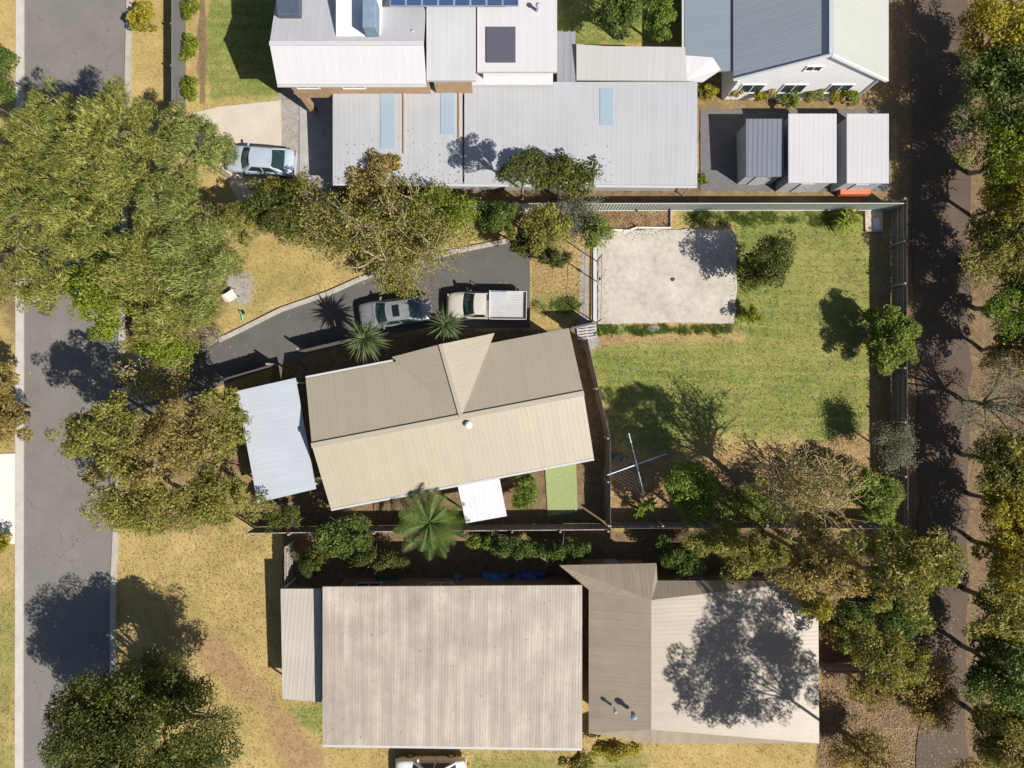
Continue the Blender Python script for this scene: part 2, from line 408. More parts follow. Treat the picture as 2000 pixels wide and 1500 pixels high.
def slabmat():
    m, t, b = newmat('old_concrete_slab')
    pos = nd(t, 'ShaderNodeNewGeometry').outputs['Position']
    a = noise(t, .45, 6, .65, pos); f = noise(t, 3.2, 6, .7, pos); d = noise(t, 22, 3, .6, pos); tn = noise(t, .28, 3, .5, pos)
    s_ = math_(t, 'ADD', math_(t, 'MULTIPLY', a, .4), math_(t, 'ADD', math_(t, 'MULTIPLY', f, .4), math_(t, 'MULTIPLY', d, .2)))
    col = ramp(t, s_, [(.36, (.21, .195, .17)), (.44, (.325, .30, .265)), (.50, (.385, .355, .31)), (.55, (.43, .40, .35)), (.62, (.54, .515, .475))])
    st = math_(t, 'MULTIPLY', math_(t, 'GREATER_THAN', f, .6), math_(t, 'GREATER_THAN', a, .5))
    sc_ = noise(t, 7, 5, .75, pos); col = mix(t, math_(t, 'MULTIPLY', math_(t, 'GREATER_THAN', sc_, .64), .45), col, (.20, .18, .155))
    v = nd(t, 'ShaderNodeTexVoronoi', feature='DISTANCE_TO_EDGE'); v.inputs['Scale'].default_value = .22
    dv = nd(t, 'ShaderNodeVectorMath', operation='ADD'); nn = nd(t, 'ShaderNodeTexNoise'); nn.inputs['Scale'].default_value = 1.1; nn.inputs['Detail'].default_value = 5
    t.links.new(pos, nn.inputs['Vector']); t.links.new(pos, dv.inputs[0]); t.links.new(nn.outputs[1], dv.inputs[1]); t.links.new(dv.outputs[0], v.inputs['Vector'])
    col = mix(t, math_(t, 'MULTIPLY', math_(t, 'LESS_THAN', v.outputs[0], .004), .22), col, (.17, .15, .13))
    col = mix(t, math_(t, 'MULTIPLY', st, .35), col, (.30, .22, .13))
    col = mix(t, math_(t, 'MULTIPLY', tn, .35), col, (.42, .37, .30))
    t.links.new(col, b.inputs['Base Color']); b.inputs['Roughness'].default_value = .9
    bump(t, b, math_(t, 'ADD', f, d), .2, .02); return m
MT['slab'] = slabmat()
rs = random.Random(3)
def ragged(pts, step=10, amp=1.6):
    out = []
    for i in range(len(pts)):
        a = Vector(pts[i]); b_ = Vector(pts[(i + 1) % len(pts)]); n = max(1, int((b_ - a).length / step))
        for k in range(n):
            p = a.lerp(b_, k / n); out.append((p.x + rs.uniform(-amp, amp), p.y + rs.uniform(-amp, amp)))
    return out
slab = sheet('concrete_slab', ragged([(1166, 452), (1300, 448), (1425, 449), (1437, 460), (1438, 560), (1433, 632), (1300, 630), (1167, 634)], 9, 1.5), .09, MT['slab'], .2)
slab.pop('kind', None); tag(slab, 'large rectangular slab of pale stained concrete in the back lawn', 'concrete slab')
MT['pale_conc'] = plain('pale_driveway_concrete', (.44, .385, .32), .9, var=.12, scale=.8, bs=.15)
sheet('driveway_north', [(370, 222), (430, 208), (548, 196), (552, 400), (470, 400), (430, 330), (360, 280)], .014, MT['pale_conc'])
sheet('driveway_west', [(-300, 895), (42, 885), (44, 1062), (-300, 1070)], .018, plain('white_concrete', (.56, .54, .50), .9, var=.08, scale=1))
sheet('footpath_west', [(-60, -300), (-30, -300), (-30, 1800), (-60, 1800)], .010, MT['concrete'])
sheet('lane', ragged([(1776, -400), (1885, -400), (1892, 300), (1896, 800), (1888, 1200), (1890, 1900), (1790, 1900), (1796, 900), (1780, 300)], 40, 6), .006, MT['lane'])
sheet('paved_yard', [(1368, 214), (1738, 214), (1738, 372), (1368, 372)], .012, plain('dark_paving', (.12, .115, .12), .9, var=.2, scale=3))
sheet('paving_house', [(585, 165), (665, 165), (665, 365), (585, 365)], .013, plain('house_paving', (.30, .29, .29), .9, var=.2, scale=2))
sheet('turf_court', [(1064, 905), (1125, 897), (1128, 1000), (1070, 1008)], .012, plain('pale_turf', (.24, .28, .12), .95, var=.15, scale=6))
def kerb(name, pts, w, h, mat=MT['kerb']):
    m = MB(); p = [P(*q) for q in pts]; L = []; R = []
    for i, q in enumerate(p):
        d = (p[min(i + 1, len(p) - 1)] - p[max(i - 1, 0)]).normalized(); n = Vector((-d.y, d.x, 0))
        L.append(q + n * w / 2); R.append(q - n * w / 2)
    for i in range(len(p) - 1):
        a, b_, c, d = L[i], L[i + 1], R[i + 1], R[i]
        up = Vector((0, 0, h)); dn = Vector((0, 0, -.08))
        m.face([d + up, c + up, b_ + up, a + up]); m.face([a + up, b_ + up, b_ + dn, a + dn]); m.face([c + up, d + up, d + dn, c + dn])
    return tag(m.build(name, mat), kind='structure')
def dens(pts, k=4):
    out = []
    for i in range(len(pts) - 1):
        for j in range(k): out.append((pts[i][0] + (pts[i + 1][0] - pts[i][0]) * j / k, pts[i][1] + (pts[i + 1][1] - pts[i][1]) * j / k))
    return out + [pts[-1]]
kerb('kerb_driveway', [(x, y - 3) for x, y in north[2:]], .30, .10)
kerb('kerb_road_west', [(41, -400), (40, 700), (38, 1900)], .5, .12, MT['concrete'])
kerb('kerb_road_east', [(256, -400), (254, 0), (238, 690)], .35, .12)
kerb('kerb_road_southeast', [(236, 850), (222, 1150), (219, 1900)], .35, .12)

# ------------------------------------------------------------------ buildings
def roof_part(name, polys, mat, parent, thick=.12, down=None):
    """polys: list of lists of world Vectors; ribs run down the slope"""
    m = MB()
    for pts in polys:
        pts = [Vector(p) for p in pts]
        n = (pts[1] - pts[0]).cross(pts[2] - pts[0])
        if n.z < 0: pts = pts[::-1]; n = -n
        n.normalize()
        dn = Vector((n.x, n.y, 0)) if down is None else Vector(down)
        if dn.length < 1e-3: dn = Vector((0, -1, 0))
        u = Vector((-dn.y, dn.x, 0)).normalized(); v = n.cross(u).normalized()
        m.face(pts, [(p.dot(u), p.dot(v)) for p in pts])
        low = [p - Vector((0, 0, thick)) for p in pts]
        m.face(low[::-1], [(0, 0)] * len(pts))
        k = len(pts)
        for i in range(k):
            m.face([low[i], low[(i + 1) % k], pts[(i + 1) % k], pts[i]], [(0, 0)] * 4)
    return m.build(name, mat, parent)
def wall_part(name, poly, z1, mat, parent, z0=-.05):
    m = MB(); m.prism([tuple(p[:2]) for p in poly], z0, z1); return m.build(name, mat, parent)
def inset(poly, d):
    c = sum((Vector((p[0], p[1], 0)) for p in poly), Vector()) / len(poly); out = []
    for p in poly:
        q = Vector((p[0], p[1], 0)); w = c - q
        out.append(q + Vector((math.copysign(min(d, abs(w.x)), w.x), math.copysign(min(d, abs(w.y)), w.y), 0)))
    return out
def window(parent, c, ang, w, h, glass=None):
    """c = centre on the outer wall face, ang = outward direction"""
    n = Vector((math.cos(ang), math.sin(ang), 0)); s = Vector((-n.y, n.x, 0)); c = Vector(c); u = Vector((0, 0, 1))
    m = MB(); t = .07
    for sg in (-1, 1):
        m.box(c + s * sg * (w / 2) + n * .02, (.08, t, h + t), ang); m.box(c + u * sg * (h / 2) + n * .021, (.079, w - t, t), ang)
    m.box(c + n * .019, (.07, .05, h - t), ang)
    f = m.build('window', MT['frame'], parent)
    g = MB(); g.box(c + n * .012, (.02, w - .02, h - .02), ang); g.build('pane', glass or MT['window_glass'], f)
def door(parent, c, ang, w=.85, h=2.05, mat=None):
    n = Vector((math.cos(ang), math.sin(ang), 0)); s = Vector((-n.y, n.x, 0)); c = Vector(c)
    m = MB(); m.box(c + Vector((0, 0, h / 2)) + n * .02, (.06, w, h), ang); d = m.build('door', mat or MT['grey_wall'], parent)
    k = MB(); k.tube([c + Vector((0, 0, 1)) + s * .35 * w + n * .05, c + Vector((0, 0, 1)) + s * .35 * w + n * .12], .03); k.build('handle', MT['steel'], d)
def vent(name, parent, p, r=.16, h=.35, mat=None):
    m = MB(); p = Vector(p)
    m.tube([p - Vector((0, 0, .1)), p + Vector((0, 0, h))], r * .6, 10)
    m.tube([p + Vector((0, 0, h)), p + Vector((0, 0, h + .1)), p + Vector((0, 0, h + .18))], [r, r * .9, r * .3], 10)
    return m.build(name, mat or MT['steel'], parent)
def gutter(parent, a, b_, off=(0, 0)):
    m = MB(); o = Vector((off[0], off[1], -.08)); m.bar(Vector(a) + o, Vector(b_) + o, .13, .10); return m.build('gutter', MT['gutter'], parent)

# --- tan house in the middle
MT['roof_tan'] = roofmat('tan_metal_roof', (.325, .283, .215), .3, streak=.08, sharp=True, strength=.2, lap=0)
hm = thing('house', 'tan metal roofed house in the middle of the photo, set at a slight angle', 'house', P(879, 817))
ang = math.radians(10.9); ux = Vector((math.cos(ang), math.sin(ang), 0)); uy = Vector((-ux.y, ux.x, 0))
c0 = P(878.5, 817, 2.9); c0.z = 0
Lh, Wh, ze, zr = 8.15, 4.02, 2.9, 4.2
def hp(u, v, z): q = c0 + ux * u + uy * v; return Vector((q.x, q.y, z))
gx = .35                                         # ridge offset of the gablet
pitch = (zr - ze) / Wh
gw = 3.3; gc = .55                               # half width, centre along ridge
ga = hp(gc - .15, Wh + .42, 4.08)
g_w = hp(gc - gw, Wh, ze); g_e = hp(gc + gw - .2, Wh + .55, ze + .03)
g_w2 = hp(gc - gw, Wh + .42, ze)
rt = hp(gc + .25, 0, zr + .02)
roof_part('roof', [[hp(-Lh, 0, zr), hp(-Lh, -Wh, ze), hp(Lh, -Wh, ze), hp(Lh, 0, zr)],
                   [hp(-Lh, 0, zr), hp(Lh, 0, zr), hp(Lh, Wh, ze), hp(-Lh, Wh, ze)]], MT['roof_tan'], hm)
roof_part('gablet_roof', [[rt + Vector((0, 0, .03)), ga, hp(gc - gw, Wh + .3, ze + .05)],
                          [rt + Vector((0, 0, .03)), g_e + Vector((0, 0, .05)), ga]], MT['roof_tan'], hm, .1)
m = MB(); m.bar(hp(-Lh - .02, 0, zr + .02), hp(Lh + .02, 0, zr + .02), .3, .06); m.build('ridge_cap', MT['roof_tan'], hm)
m = MB(); m.bar(rt + Vector((0, 0, .06)), ga + Vector((0, 0, .03)), .22, .05); m.build('ridge_cap', MT['roof_tan'], hm)
wm = MB()
e = .45
pw = [hp(-Lh + e, -Wh + e, 0), hp(Lh - e, -Wh + e, 0), hp(Lh - e, Wh - e, 0), hp(-Lh + e, Wh - e, 0)]
wm.prism([tuple(p[:2]) for p in pw], -.05, ze - .02)
for s_ in (-1, 1):
    wm.face([hp(s_ * (Lh - e), -Wh + e, ze - .05), hp(s_ * (Lh - e), Wh - e, ze - .05), hp(s_ * (Lh - e), 0, zr - .22)])
gy = Wh + .05
wm.face([hp(gc - gw + .5, gy + .02, ze), hp(gc + gw - .5, gy + .02, ze), hp(gc, gy + .02, zr - .4)])
wm.build('wall', MT['cream_wall'], hm)
for a, b_ in (((-Lh, -Wh), (Lh, -Wh)), ((-Lh, Wh), (gc - gw, Wh))):
    gutter(hm, hp(*a, ze), hp(*b_, ze), tuple((uy * (math.copysign(.09, a[1])))[:2]))
vent('roof_vent', hm, hp(1.15, -.55, zr - .25), .22, .3, MT['white_paint'])
for u in (-6, -2.5, 4.2):
    window(hm, hp(u, -Wh + e, 1.5), ang - math.pi / 2, 1.6, 1.2)
for u in (-5.5, -1.5, 5):
    window(hm, hp(u, Wh - e, 1.5), ang + math.pi / 2, 1.5, 1.2)
door(hm, hp(1.5, Wh - e, 0), ang + math.pi / 2); door(hm, hp(1.8, -Wh + e, 0), ang - math.pi / 2)

def carport(name, label, cat, pts, z, slope, mat, posts=True, th=.1):
    c = sum((P(*p, 0) for p in pts), Vector()) / len(pts)
    r = thing(name, label, cat, c)
    poly = []
    for i, p in enumerate(pts): poly.append(P(p[0], p[1], z + slope[i]))
    roof_part('roof', [poly], mat, r, th)
    cc = sum(poly, Vector()) / len(poly)
    for q in poly:
        w = q.lerp(cc, .08); m = MB(); m.box((w.x, w.y, (q.z - th) / 2), (.1, .1, q.z - th)); m.build('post', MT['white_paint'], r)
    return r
MT['roof_pale'] = roofmat('pale_blue_white_sheet', (.37, .405, .45), .3, streak=.07, strength=.2, sharp=True)
carport('carport', 'pale blue white roofed carport beside the left end of the tan house', 'carport',
        [(462, 764), (577, 738), (617, 955), (503, 982)], 2.5, (0, .12, .12, 0), MT['roof_pale'])
carport('patio_cover', 'small white square patio cover at the lower edge of the tan house', 'patio cover',
        [(893, 945), (975, 932), (990, 1008), (910, 1022)], 2.5, (.1, .1, 0, 0), roofmat('white_sheet', (.50, .50, .53), .3, streak=.05, strength=.2, sharp=True))

# --- grey house to the north: several roofs
MT['roof_grey'] = roofmat('grey_metal_roof', (.325, .33, .35), .30, streak=.09, sharp=True, strength=.25)
MT['roof_lgrey_and_shaded'] = roofmat('light_grey_and_shaded_roof', (.40, .405, .425), .40, streak=.08, sharp=True, strength=.2)
MT['roof_white'] = roofmat('white_metal_roof', (.44, .43, .445), .5, streak=.05, sharp=True, strength=.15)
MT['roof_warm'] = roofmat('warm_grey_roof', (.34, .335, .325), .4, streak=.08, sharp=True, strength=.2)
MT['skylight'] = glassmat('skylight_glazing', (.25, .32, .38), .25)
MT['solar'] = glassmat('solar_cells', (.035, .075, .16), .12)
hn = thing('house', 'wide grey metal roofed house with white upper storey along the top of the photo', 'house', P(900, 150))
zl = lambda py: 2.9 + (360 - py) / 195 * .45
lowp = [P(650, 168, zl(168)), P(650, 358, 2.9), P(1362, 362, 2.9), P(1362, 162, zl(162))]
roof_part('garage_roof', [[P(650, 166, zl(166)), P(650, 357, 2.9), P(903, 359, 2.9), P(903, 160, zl(160))]], MT['roof_grey'], hn, .16)
roof_part('garage_roof', [[P(907, 160, zl(160)), P(907, 359, 2.9), P(1362, 362, 2.9), P(1362, 160, zl(160))]], MT['roof_grey'], hn, .16)
wall_part('wall', inset(lowp, .5), 2.78, MT['grey_wall'], hn)
gutter(hn, P(650, 357, 2.9), P(1362, 362, 2.9), (0, -.08))
for x, w, y0, y1 in ((757, 28, 182, 290), (874, 26, 172, 262), (1185, 26, 172, 244)):
    m = MB(); zt = .035
    pts = [P(x - w / 2, y0, zl(y0) + zt), P(x - w / 2, y1, zl(y1) + zt), P(x + w / 2, y1, zl(y1) + zt), P(x + w / 2, y0, zl(y0) + zt)]
    low = [p - Vector((0, 0, .03)) for p in pts]
    m.add(pts + low, [(0, 1, 2, 3), (0, 4, 5, 1), (1, 5, 6, 2), (2, 6, 7, 3), (3, 7, 4, 0)])
    m.build('skylight', MT['skylight'], hn)
for x, y0, y1 in ((789, 175, 300), (897, 168, 270)):
    m = MB(); m.bar(P(x, y0, zl(y0) + .05), P(x, y1, zl(y1) + .05), .09, .1); m.build('flashing', MT['timber_wall'], hn)
# upper storey
er = 6.7; ee = 5.5
yr = P(0, 85, er).y; ye = P(0, 164, ee).y
xL = P(540, 0, 5.6).x; xM = P(832, 0, 5.6).x
def q(x, y, z): return Vector((x, y, z))
roof_part('upper_roof', [[q(xL, yr, er), q(xL, ye, ee), q(xM, ye, ee), q(xM, yr, er)]], MT['roof_white'], hn, .15)
roof_part('upper_roof', [[q(xL, yr, er), q(xM, yr, er), q(xM, yr + 5.2, 4.9), q(xL, yr + 5.2, 4.9)]], MT['roof_lgrey_and_shaded'], hn, .15)  # same gable, painted greyer because this slope faces away from the sun
m = MB(); m.bar(q(xL, yr, er + .02), q(xM, yr, er + .02), .25, .05); m.build('ridge_cap', MT['gutter'], hn)
um = MB(); yb = ye + .38
um.prism([(xL + .35, yb), (xM, yb), (xM, yr + 4.9), (xL + .35, yr + 4.9)], 2.75, 4.85)
um.prism([(P(660, 0, 3).x, yb + .05), (xM - .05, yb + .05), (xM - .05, yr + 4.8), (P(660, 0, 3).x, yr + 4.8)], -.05, 2.75)
um.prism([(xL + .4, yb + .05), (xL + .75, yb + .05), (xL + .75, yb + .4), (xL + .4, yb + .4)], -.05, 2.75)
um.prism([(xL + .35, yb), (xM, yb), (xM, yb + .2), (xL + .35, yb + .2)], 4.85, ee - .02)
um.face([q(xL + .35, yb, 4.85), q(xL + .35, yb, ee - .02), q(xL + .35, yr, er - .16), q(xL + .35, yr + 4.9, 4.87)])
um.build('upper_wall', MT['timber_wall'], hn)
gutter(hn, q(xL, ye, ee), q(xM, ye, ee), (0, -.08))
# flat white dormer and its vent
x0, x1 = P(655, 0, 6.6).x, P(742, 0, 6.6).x
m = MB(); m.box(((x0 + x1) / 2, yr + 2.3, 6.1), (x1 - x0, 3.6, 1.0), 0, .05); m.build('dormer', MT['white_wall'], hn)
m = MB(); m.box(P(726, 38, 6.9), (.75, 1.6, 1.5), 0, .05); m.build('chimney', plain('blue_grey_flue', (.16, .22, .28), .5), hn)
m = MB(); m.box(P(565, 10, 6.3), (1.3, 1.3, .5), 0, .05); m.build('roof_vent', plain('dark_blue_grey', (.06, .075, .11), .5), hn)
# middle and right upper roofs
def flatroof(x0, y0, x1, y1, z0, z1, mat, wall, nm='flat_roof'):
    pts = [P(x0, y0, z1), P(x0, y1, z0), P(x1, y1, z0), P(x1, y0, z1)]
    roof_part(nm, [pts], mat, hn, .2); wall_part('wall', inset(pts, .3), min(z0, z1) - .15, wall, hn)
flatroof(833, -90, 929, 157, 5.7, 6.3, MT['roof_lgrey_and_shaded'], MT['timber_wall'])
flatroof(932, -90, 1088, 140, 5.3, 6.1, MT['roof_white'], MT['white_wall'])
flatroof(905, 135, 1080, 166, 3.7, 3.8, MT['roof_white'], MT['white_wall'])
def rp(x, y): return P(x, y, 5.3 + (140 - y) / 230 * .8 + .1)
m = MB(); pts = [rp(950, 52), rp(950, 121), rp(1007, 121), rp(1007, 52)]; m.add(pts + [p - Vector((0, 0, .12)) for p in pts], [(0, 1, 2, 3), (0, 4, 5, 1), (1, 5, 6, 2), (2, 6, 7, 3), (3, 7, 4, 0)])
m.build('dark_skylight', glassmat('dark_skylight', (.075, .075, .095), .3), hn)
for i in range(8):
    x = 762 + i * 31.5
    m = MB(); zt = 6.75
    pts = [P(x, -45, zt), P(x, 12, zt - .1), P(x + 29.5, 12, zt - .1), P(x + 29.5, -45, zt)]
    m.add(pts + [p - Vector((0, 0, .05)) for p in pts], [(0, 1, 2, 3), (0, 4, 5, 1), (1, 5, 6, 2), (2, 6, 7, 3), (3, 7, 4, 0)])
    sp_ = m.build('solar_panel', MT['solar'], hn)
    f = MB()
    for a, b_ in ((0, 1), (1, 2), (2, 3), (3, 0)): f.bar(pts[a] + Vector((0, 0, .01)), pts[b_] + Vector((0, 0, .01)), .05, .05)
    f.build('frame', MT['steel'], sp_)
flatroof(1088, 62, 1124, 166, 3.3, 3.4, roofmat('dark_grey_roof', (.20, .205, .225), .4, streak=.06), MT['grey_wall'])
roof_part('wing_roof', [[P(1126, 86, 3.7), P(1126, 156, 3.35), P(1342, 158, 3.35), P(1338, 92, 3.7), P(1182, 90, 3.7)]], MT['roof_warm'], hn, .15)
roof_part('wing_roof', [[P(1336, 108, 3.3), P(1336, 158, 3.0), P(1372, 160, 3.0), P(1408, 136, 3.1), P(1392, 112, 3.3)]], MT['roof_white'], hn, .12)
wall_part('wall', inset([P(1126, 90, 3.3), P(1126, 160, 3.3), P(1342, 160, 3.3), P(1340, 94, 3.3)], .3), 3.2, MT['grey_wall'], hn)
for x, y in ((808, 70), (1050, 18), (1060, 145)): vent('flue', hn, P(x, y, 5.9 if y < 100 else 3.9), .14, .4)
for x in (700, 800, 960, 1100, 1250):
    window(hn, Vector((P(x, 0, 1.5).x, P(0, 361, 2.9).y + .5, 1.5)), -math.pi / 2, 1.2, 1.0)
for x in (660, 1355):
    m = MB(); xx = P(x, 0, 2.8).x; y2 = P(0, 358, 2.8).y; m.tube([Vector((xx, y2 + .05, .0)), Vector((xx, y2 + .05, 2.75))], .045, 8); m.build('downpipe', MT['gutter'], hn)
for x in (600, 690): window(hn, Vector((P(x, 0, 4.4).x, yb, 4.55)), -math.pi / 2, 1.3, .9)

# --- white gabled house, top right
hw = thing('house', 'white gabled house with steep blue grey metal roof at the top right', 'house', P(1550, 20))
MT['roof_blue'] = roofmat('blue_grey_metal_roof', (.35, .38, .41), .4, streak=.07, sharp=True, strength=.25)
MT['roof_shaded_verandah'] = roofmat('shaded_verandah_roof', (.20, .235, .27), .4, streak=.07, sharp=True, strength=.25)
MT['roof_sunlit_slope'] = roofmat('sunlit_slope_roof', (.35, .36, .335), .4, streak=.05, sharp=True, strength=.2)
yg = 18.55; yN = 34.0; xr = 17.85; xw = 13.4; xe = 22.75; za = 6.2; zb = 3.1
roof_part('roof', [[q(xr, yg - .12, za), q(xr, yN, za), q(xw, yN, zb), q(xw, yg - .12, zb)]], MT['roof_blue'], hw, .12)
roof_part('roof', [[q(xr, yg - .12, za), q(xe, yg - .12, zb - .15), q(xe, yN, zb - .15), q(xr, yN, za)]], MT['roof_sunlit_slope'], hw, .12)  # same gable roof: sunlight on this slope painted as a warmer colour
roof_part('verandah_roof', [[q(xw, yg + .5, zb - .14), q(xw, yN, zb - .14), q(10.6, yN, 2.45), q(10.6, yg + .5, 2.45)]], MT['roof_shaded_verandah'], hw, .1)  # shadow side: shade put into the colour as a darker blue
m = MB(); m.prism([(xw + .25, yg), (xe - .3, yg), (xe - .3, yN - .3), (xw + .25, yN - .3)], -.05, zb - .2)
m.add([q(xw + .25, yg, zb - .2), q(xe - .3, yg, zb - .2), q(xr, yg, za - .14), q(xw + .25, yg + .2, zb - .2), q(xe - .3, yg + .2, zb - .2), q(xr, yg + .2, za - .14)], [(0, 1, 2), (5, 4, 3), (0, 2, 5, 3), (1, 4, 5, 2)])
m.build('wall', MT['white_wall'], hw)
m = MB(); m.bar(q(xr, yg - .16, za + .03), q(xe, yg - .16, zb - .11), .1, .2); m.bar(q(xr, yg - .16, za + .03), q(xw, yg - .16, zb + .04), .1, .2); m.build('barge_board', MT['frame'], hw)
m = MB(); m.bar(q(xr, yg - .1, za + .04), q(xr, yN, za + .04), .26, .05); m.build('ridge_cap', MT['roof_blue'], hw)
gutter(hw, q(xe, yg - .1, zb - .15), q(xe, yN, zb - .15), (.08, 0)); gutter(hw, q(10.6, yg + .5, 2.45), q(10.6, yN, 2.45), (-.08, 0))
for x in (xw + .4, xe - .45):
    m = MB(); m.tube([q(x, yg - .06, 0), q(x, yg - .06, zb - .3)], .045, 8); m.build('downpipe', MT['frame'], hw)
window(hw, q(17.7, yg, 4.3), -math.pi / 2, .9, .6)
for x in (15, 17.6, 20.5): window(hw, q(x, yg, 1.6), -math.pi / 2, 1.4, 1.2)

def shed(label, x0, y0, x1, y1, z0, z1, mat, wall):
    pts = [P(x0, y0, z1), P(x0, y1, z0), P(x1, y1, z0), P(x1, y0, z1)]
    c = sum(pts, Vector()) / 4; c.z = 0
    r = thing('garden_shed', label, 'shed', c)
    roof_part('roof', [pts], mat, r, .08); wall_part('wall', inset(pts, .12), min(z0, z1) - .08, wall, r)
    ys = pts[1].y + .12
    door(r, Vector((c.x, ys, 0)), -math.pi / 2, .8, 1.8, plain('shed_door', (.4, .4, .41), .6))
    return r
shed('dark slate coloured shed, leftmost in the row of three below the white gable', 1457, 232, 1532, 345, 2.0, 2.15, roofmat('dark_slate_sheet', (.12, .135, .165), .3, streak=.06), MT['grey_wall'])
MT['shed_roof'] = roofmat('shed_roof', (.41, .405, .415), .3, streak=.06, sharp=True, strength=.35)
shed('light grey shed standing between the dark shed and another light grey shed', 1540, 222, 1634, 357, 2.35, 2.5, MT['shed_roof'], MT['grey_wall'])
shed('light grey shed beside the shaded lane, narrower of the two pale ones', 1654, 222, 1736, 358, 2.35, 2.5, MT['shed_roof'], MT['grey_wall'])
r = thing('storage_box', 'low orange red box against the fence below the pale sheds', 'box', P(1661, 376))
m = MB(); m.box(P(1661, 375) + Vector((0, 0, .3)), (1.9, .6, .6), 0, .05); m.build('box_body', plain('orange_red_plastic', (.42, .10, .04), .5), r)
m = MB(); m.box(P(1661, 375) + Vector((0, 0, .64)), (1.96, .66, .07), 0, .02); m.build('lid', plain('orange_red_lid', (.50, .14, .06), .5), r)

# --- pink grey roofed house at the bottom
hs = thing('house', 'pinkish grey roofed house with a paler tan wing along the bottom of the photo', 'house', P(1000, 1280))
MT['roof_pink'] = roofmat('faded_pink_grey_roof', (.305, .262, .218), .18, c2=(.345, .30, .252), streak=.34, strength=.14, lap=0)
MT['roof_tan2'] = roofmat('faded_tan_roof', (.24, .195, .145), .25, streak=.2, strength=.14)
zt2 = lambda y: 3.5 - (y - 1145) / 315 * .75
mp = [P(630, 1146, 3.45), P(630, 1455, 2.85), P(1137, 1462, 2.85), P(1137, 1143, 3.45)]
roof_part('roof', [mp], MT['roof_pink'], hs, .15)
wall_part('wall', inset(mp, .5), 2.7, MT['brick_wall'], hs)
gutter(hs, mp[1], mp[2], (0, -.08))
vp = [P(548, 1150, 2.3), P(552, 1365, 2.05), P(628, 1372, 2.05), P(628, 1150, 2.3)]
roof_part('verandah_roof', [vp], roofmat('verandah_sheet', (.36, .335, .29), .25, streak=.15, strength=.3), hs, .08)
for p in (vp[0], vp[1], vp[0].lerp(vp[1], .5)):
    m = MB(); m.box((p.x + .2, p.y, 1.0), (.1, .1, 2.0)); m.build('verandah_post', MT['white_paint'], hs)
A = P(1150, 1152, 3.0); B = P(1272, 1172, 3.75); C = P(1272, 1425, 3.75); D = P(1150, 1432, 3.0); E_ = P(1092, 1104, 2.9); F_ = P(1282, 1100, 3.0)
G_ = P(1284, 1134, 3.05); Hh = P(1598, 1134, 2.8); K = P(1600, 1452, 2.8); J = P(1275, 1452, 2.95)
roof_part('wing_roof', [[A, D, C, B]], MT['roof_tan2'], hs, .12)
roof_part('wing_roof', [[E_, A, B], [E_, B, F_], [F_, B, G_]], MT['roof_tan2'], hs, .12)
roof_part('wing_roof', [[B, C, K], [B, K, Hh], [G_, B, Hh], [C, J, K], [D, J, C]], MT['roof_tan2'], hs, .12)
wall_part('wall', [P(1150, 1150, 2.8) + Vector((.4, 0, 0)), P(1150, 1430, 2.8) + Vector((.4, .3, 0)), P(1270, 1446, 2.8), P(1590, 1440, 2.8), P(1588, 1148, 2.8), P(1290, 1150, 2.8), P(1270, 1116, 2.8), P(1112, 1116, 2.8)], 2.6, MT['brick_wall'], hs)
vent('roof_vent', hs, P(1236, 1394, 3.9), .2, .35, plain('blue_grey_vent', (.2, .24, .3), .5))
vent('roof_vent', hs, P(1200, 1385, 3.6), .12, .3)
for x in (720, 860, 1000): window(hs, Vector((P(x, 0, 1.5).x, mp[0].y - .5, 1.6)), math.pi / 2, 1.5, 1.1)
for x in (1350, 1500): window(hs, Vector((P(x, 0, 1.5).x, P(0, 1148, 2.8).y, 1.5)), math.pi / 2, 1.5, 1.1)
door(hs, Vector((P(1190, 0, 0).x, P(0, 1116, 2.8).y, 0)), math.pi / 2)

# ------------------------------------------------------------------ fences
def paling_fence(label, pts, h, side, posts_every=2.6, rails=(.3, .9, 1.5), jit=.04, seed=1, mat=None, railmat=None, group=None, name='paling_fence'):
    """palings along pts (photo px on the ground), rails and posts on the `side` (+1 left of the direction)"""
    rr = random.Random(seed); p = [P(*x) for x in pts]
    mid = sum(p, Vector()) / len(p); r = thing(name, label, 'fence', mid, group)
    pal = MB(); rl = [MB() for _ in rails]; posts = []
    for i in range(len(p) - 1):
        d = p[i + 1] - p[i]; L = d.length; d.normalize(); n = Vector((-d.y, d.x, 0)) * side; an = math.atan2(d.y, d.x)
        k = int(L / .105)
        for j in range(k):
            s_ = (j + .5) * L / k; hh = h + rr.uniform(-jit, jit); off = -.012 if j % 2 else .006
            pal.box(p[i] + d * s_ + n * off + Vector((0, 0, hh / 2)), (.122 + rr.uniform(-.006, .004), .014, hh), an + rr.uniform(-.02, .02))
        for q_, rm in zip(rails, rl): rm.bar(p[i] + n * .055 + Vector((0, 0, q_)), p[i + 1] + n * .055 + Vector((0, 0, q_)), .045, .075)
        kk = max(1, int(L / posts_every))
        for j in range(kk + (1 if i == len(p) - 2 else 0)): posts.append((p[i] + d * (j * L / kk) + n * .13, an))
    pal.build('palings', mat or MT['fence_timber'], r)
    for rm in rl: rm.build('rail', railmat or MT['rail_timber'], r)
    for q_, an in posts:
        m = MB(); m.box(q_ + Vector((0, 0, h * .5 + .02)), (.12, .10, h * 1.0 + .04), an, .01); m.build('post', MT['rail_timber'], r)
    return r
paling_fence('long weathered timber paling fence with rails facing the lawn, along the lane', [(1741, 402), (1741, 720), (1743, 1026)], 1.75, -1, seed=2)
paling_fence('timber paling fence along the lower edge of the back lawn, behind the shrubs', [(1185, 1021), (1480, 1020), (1740, 1022)], 1.7, 1, seed=3)
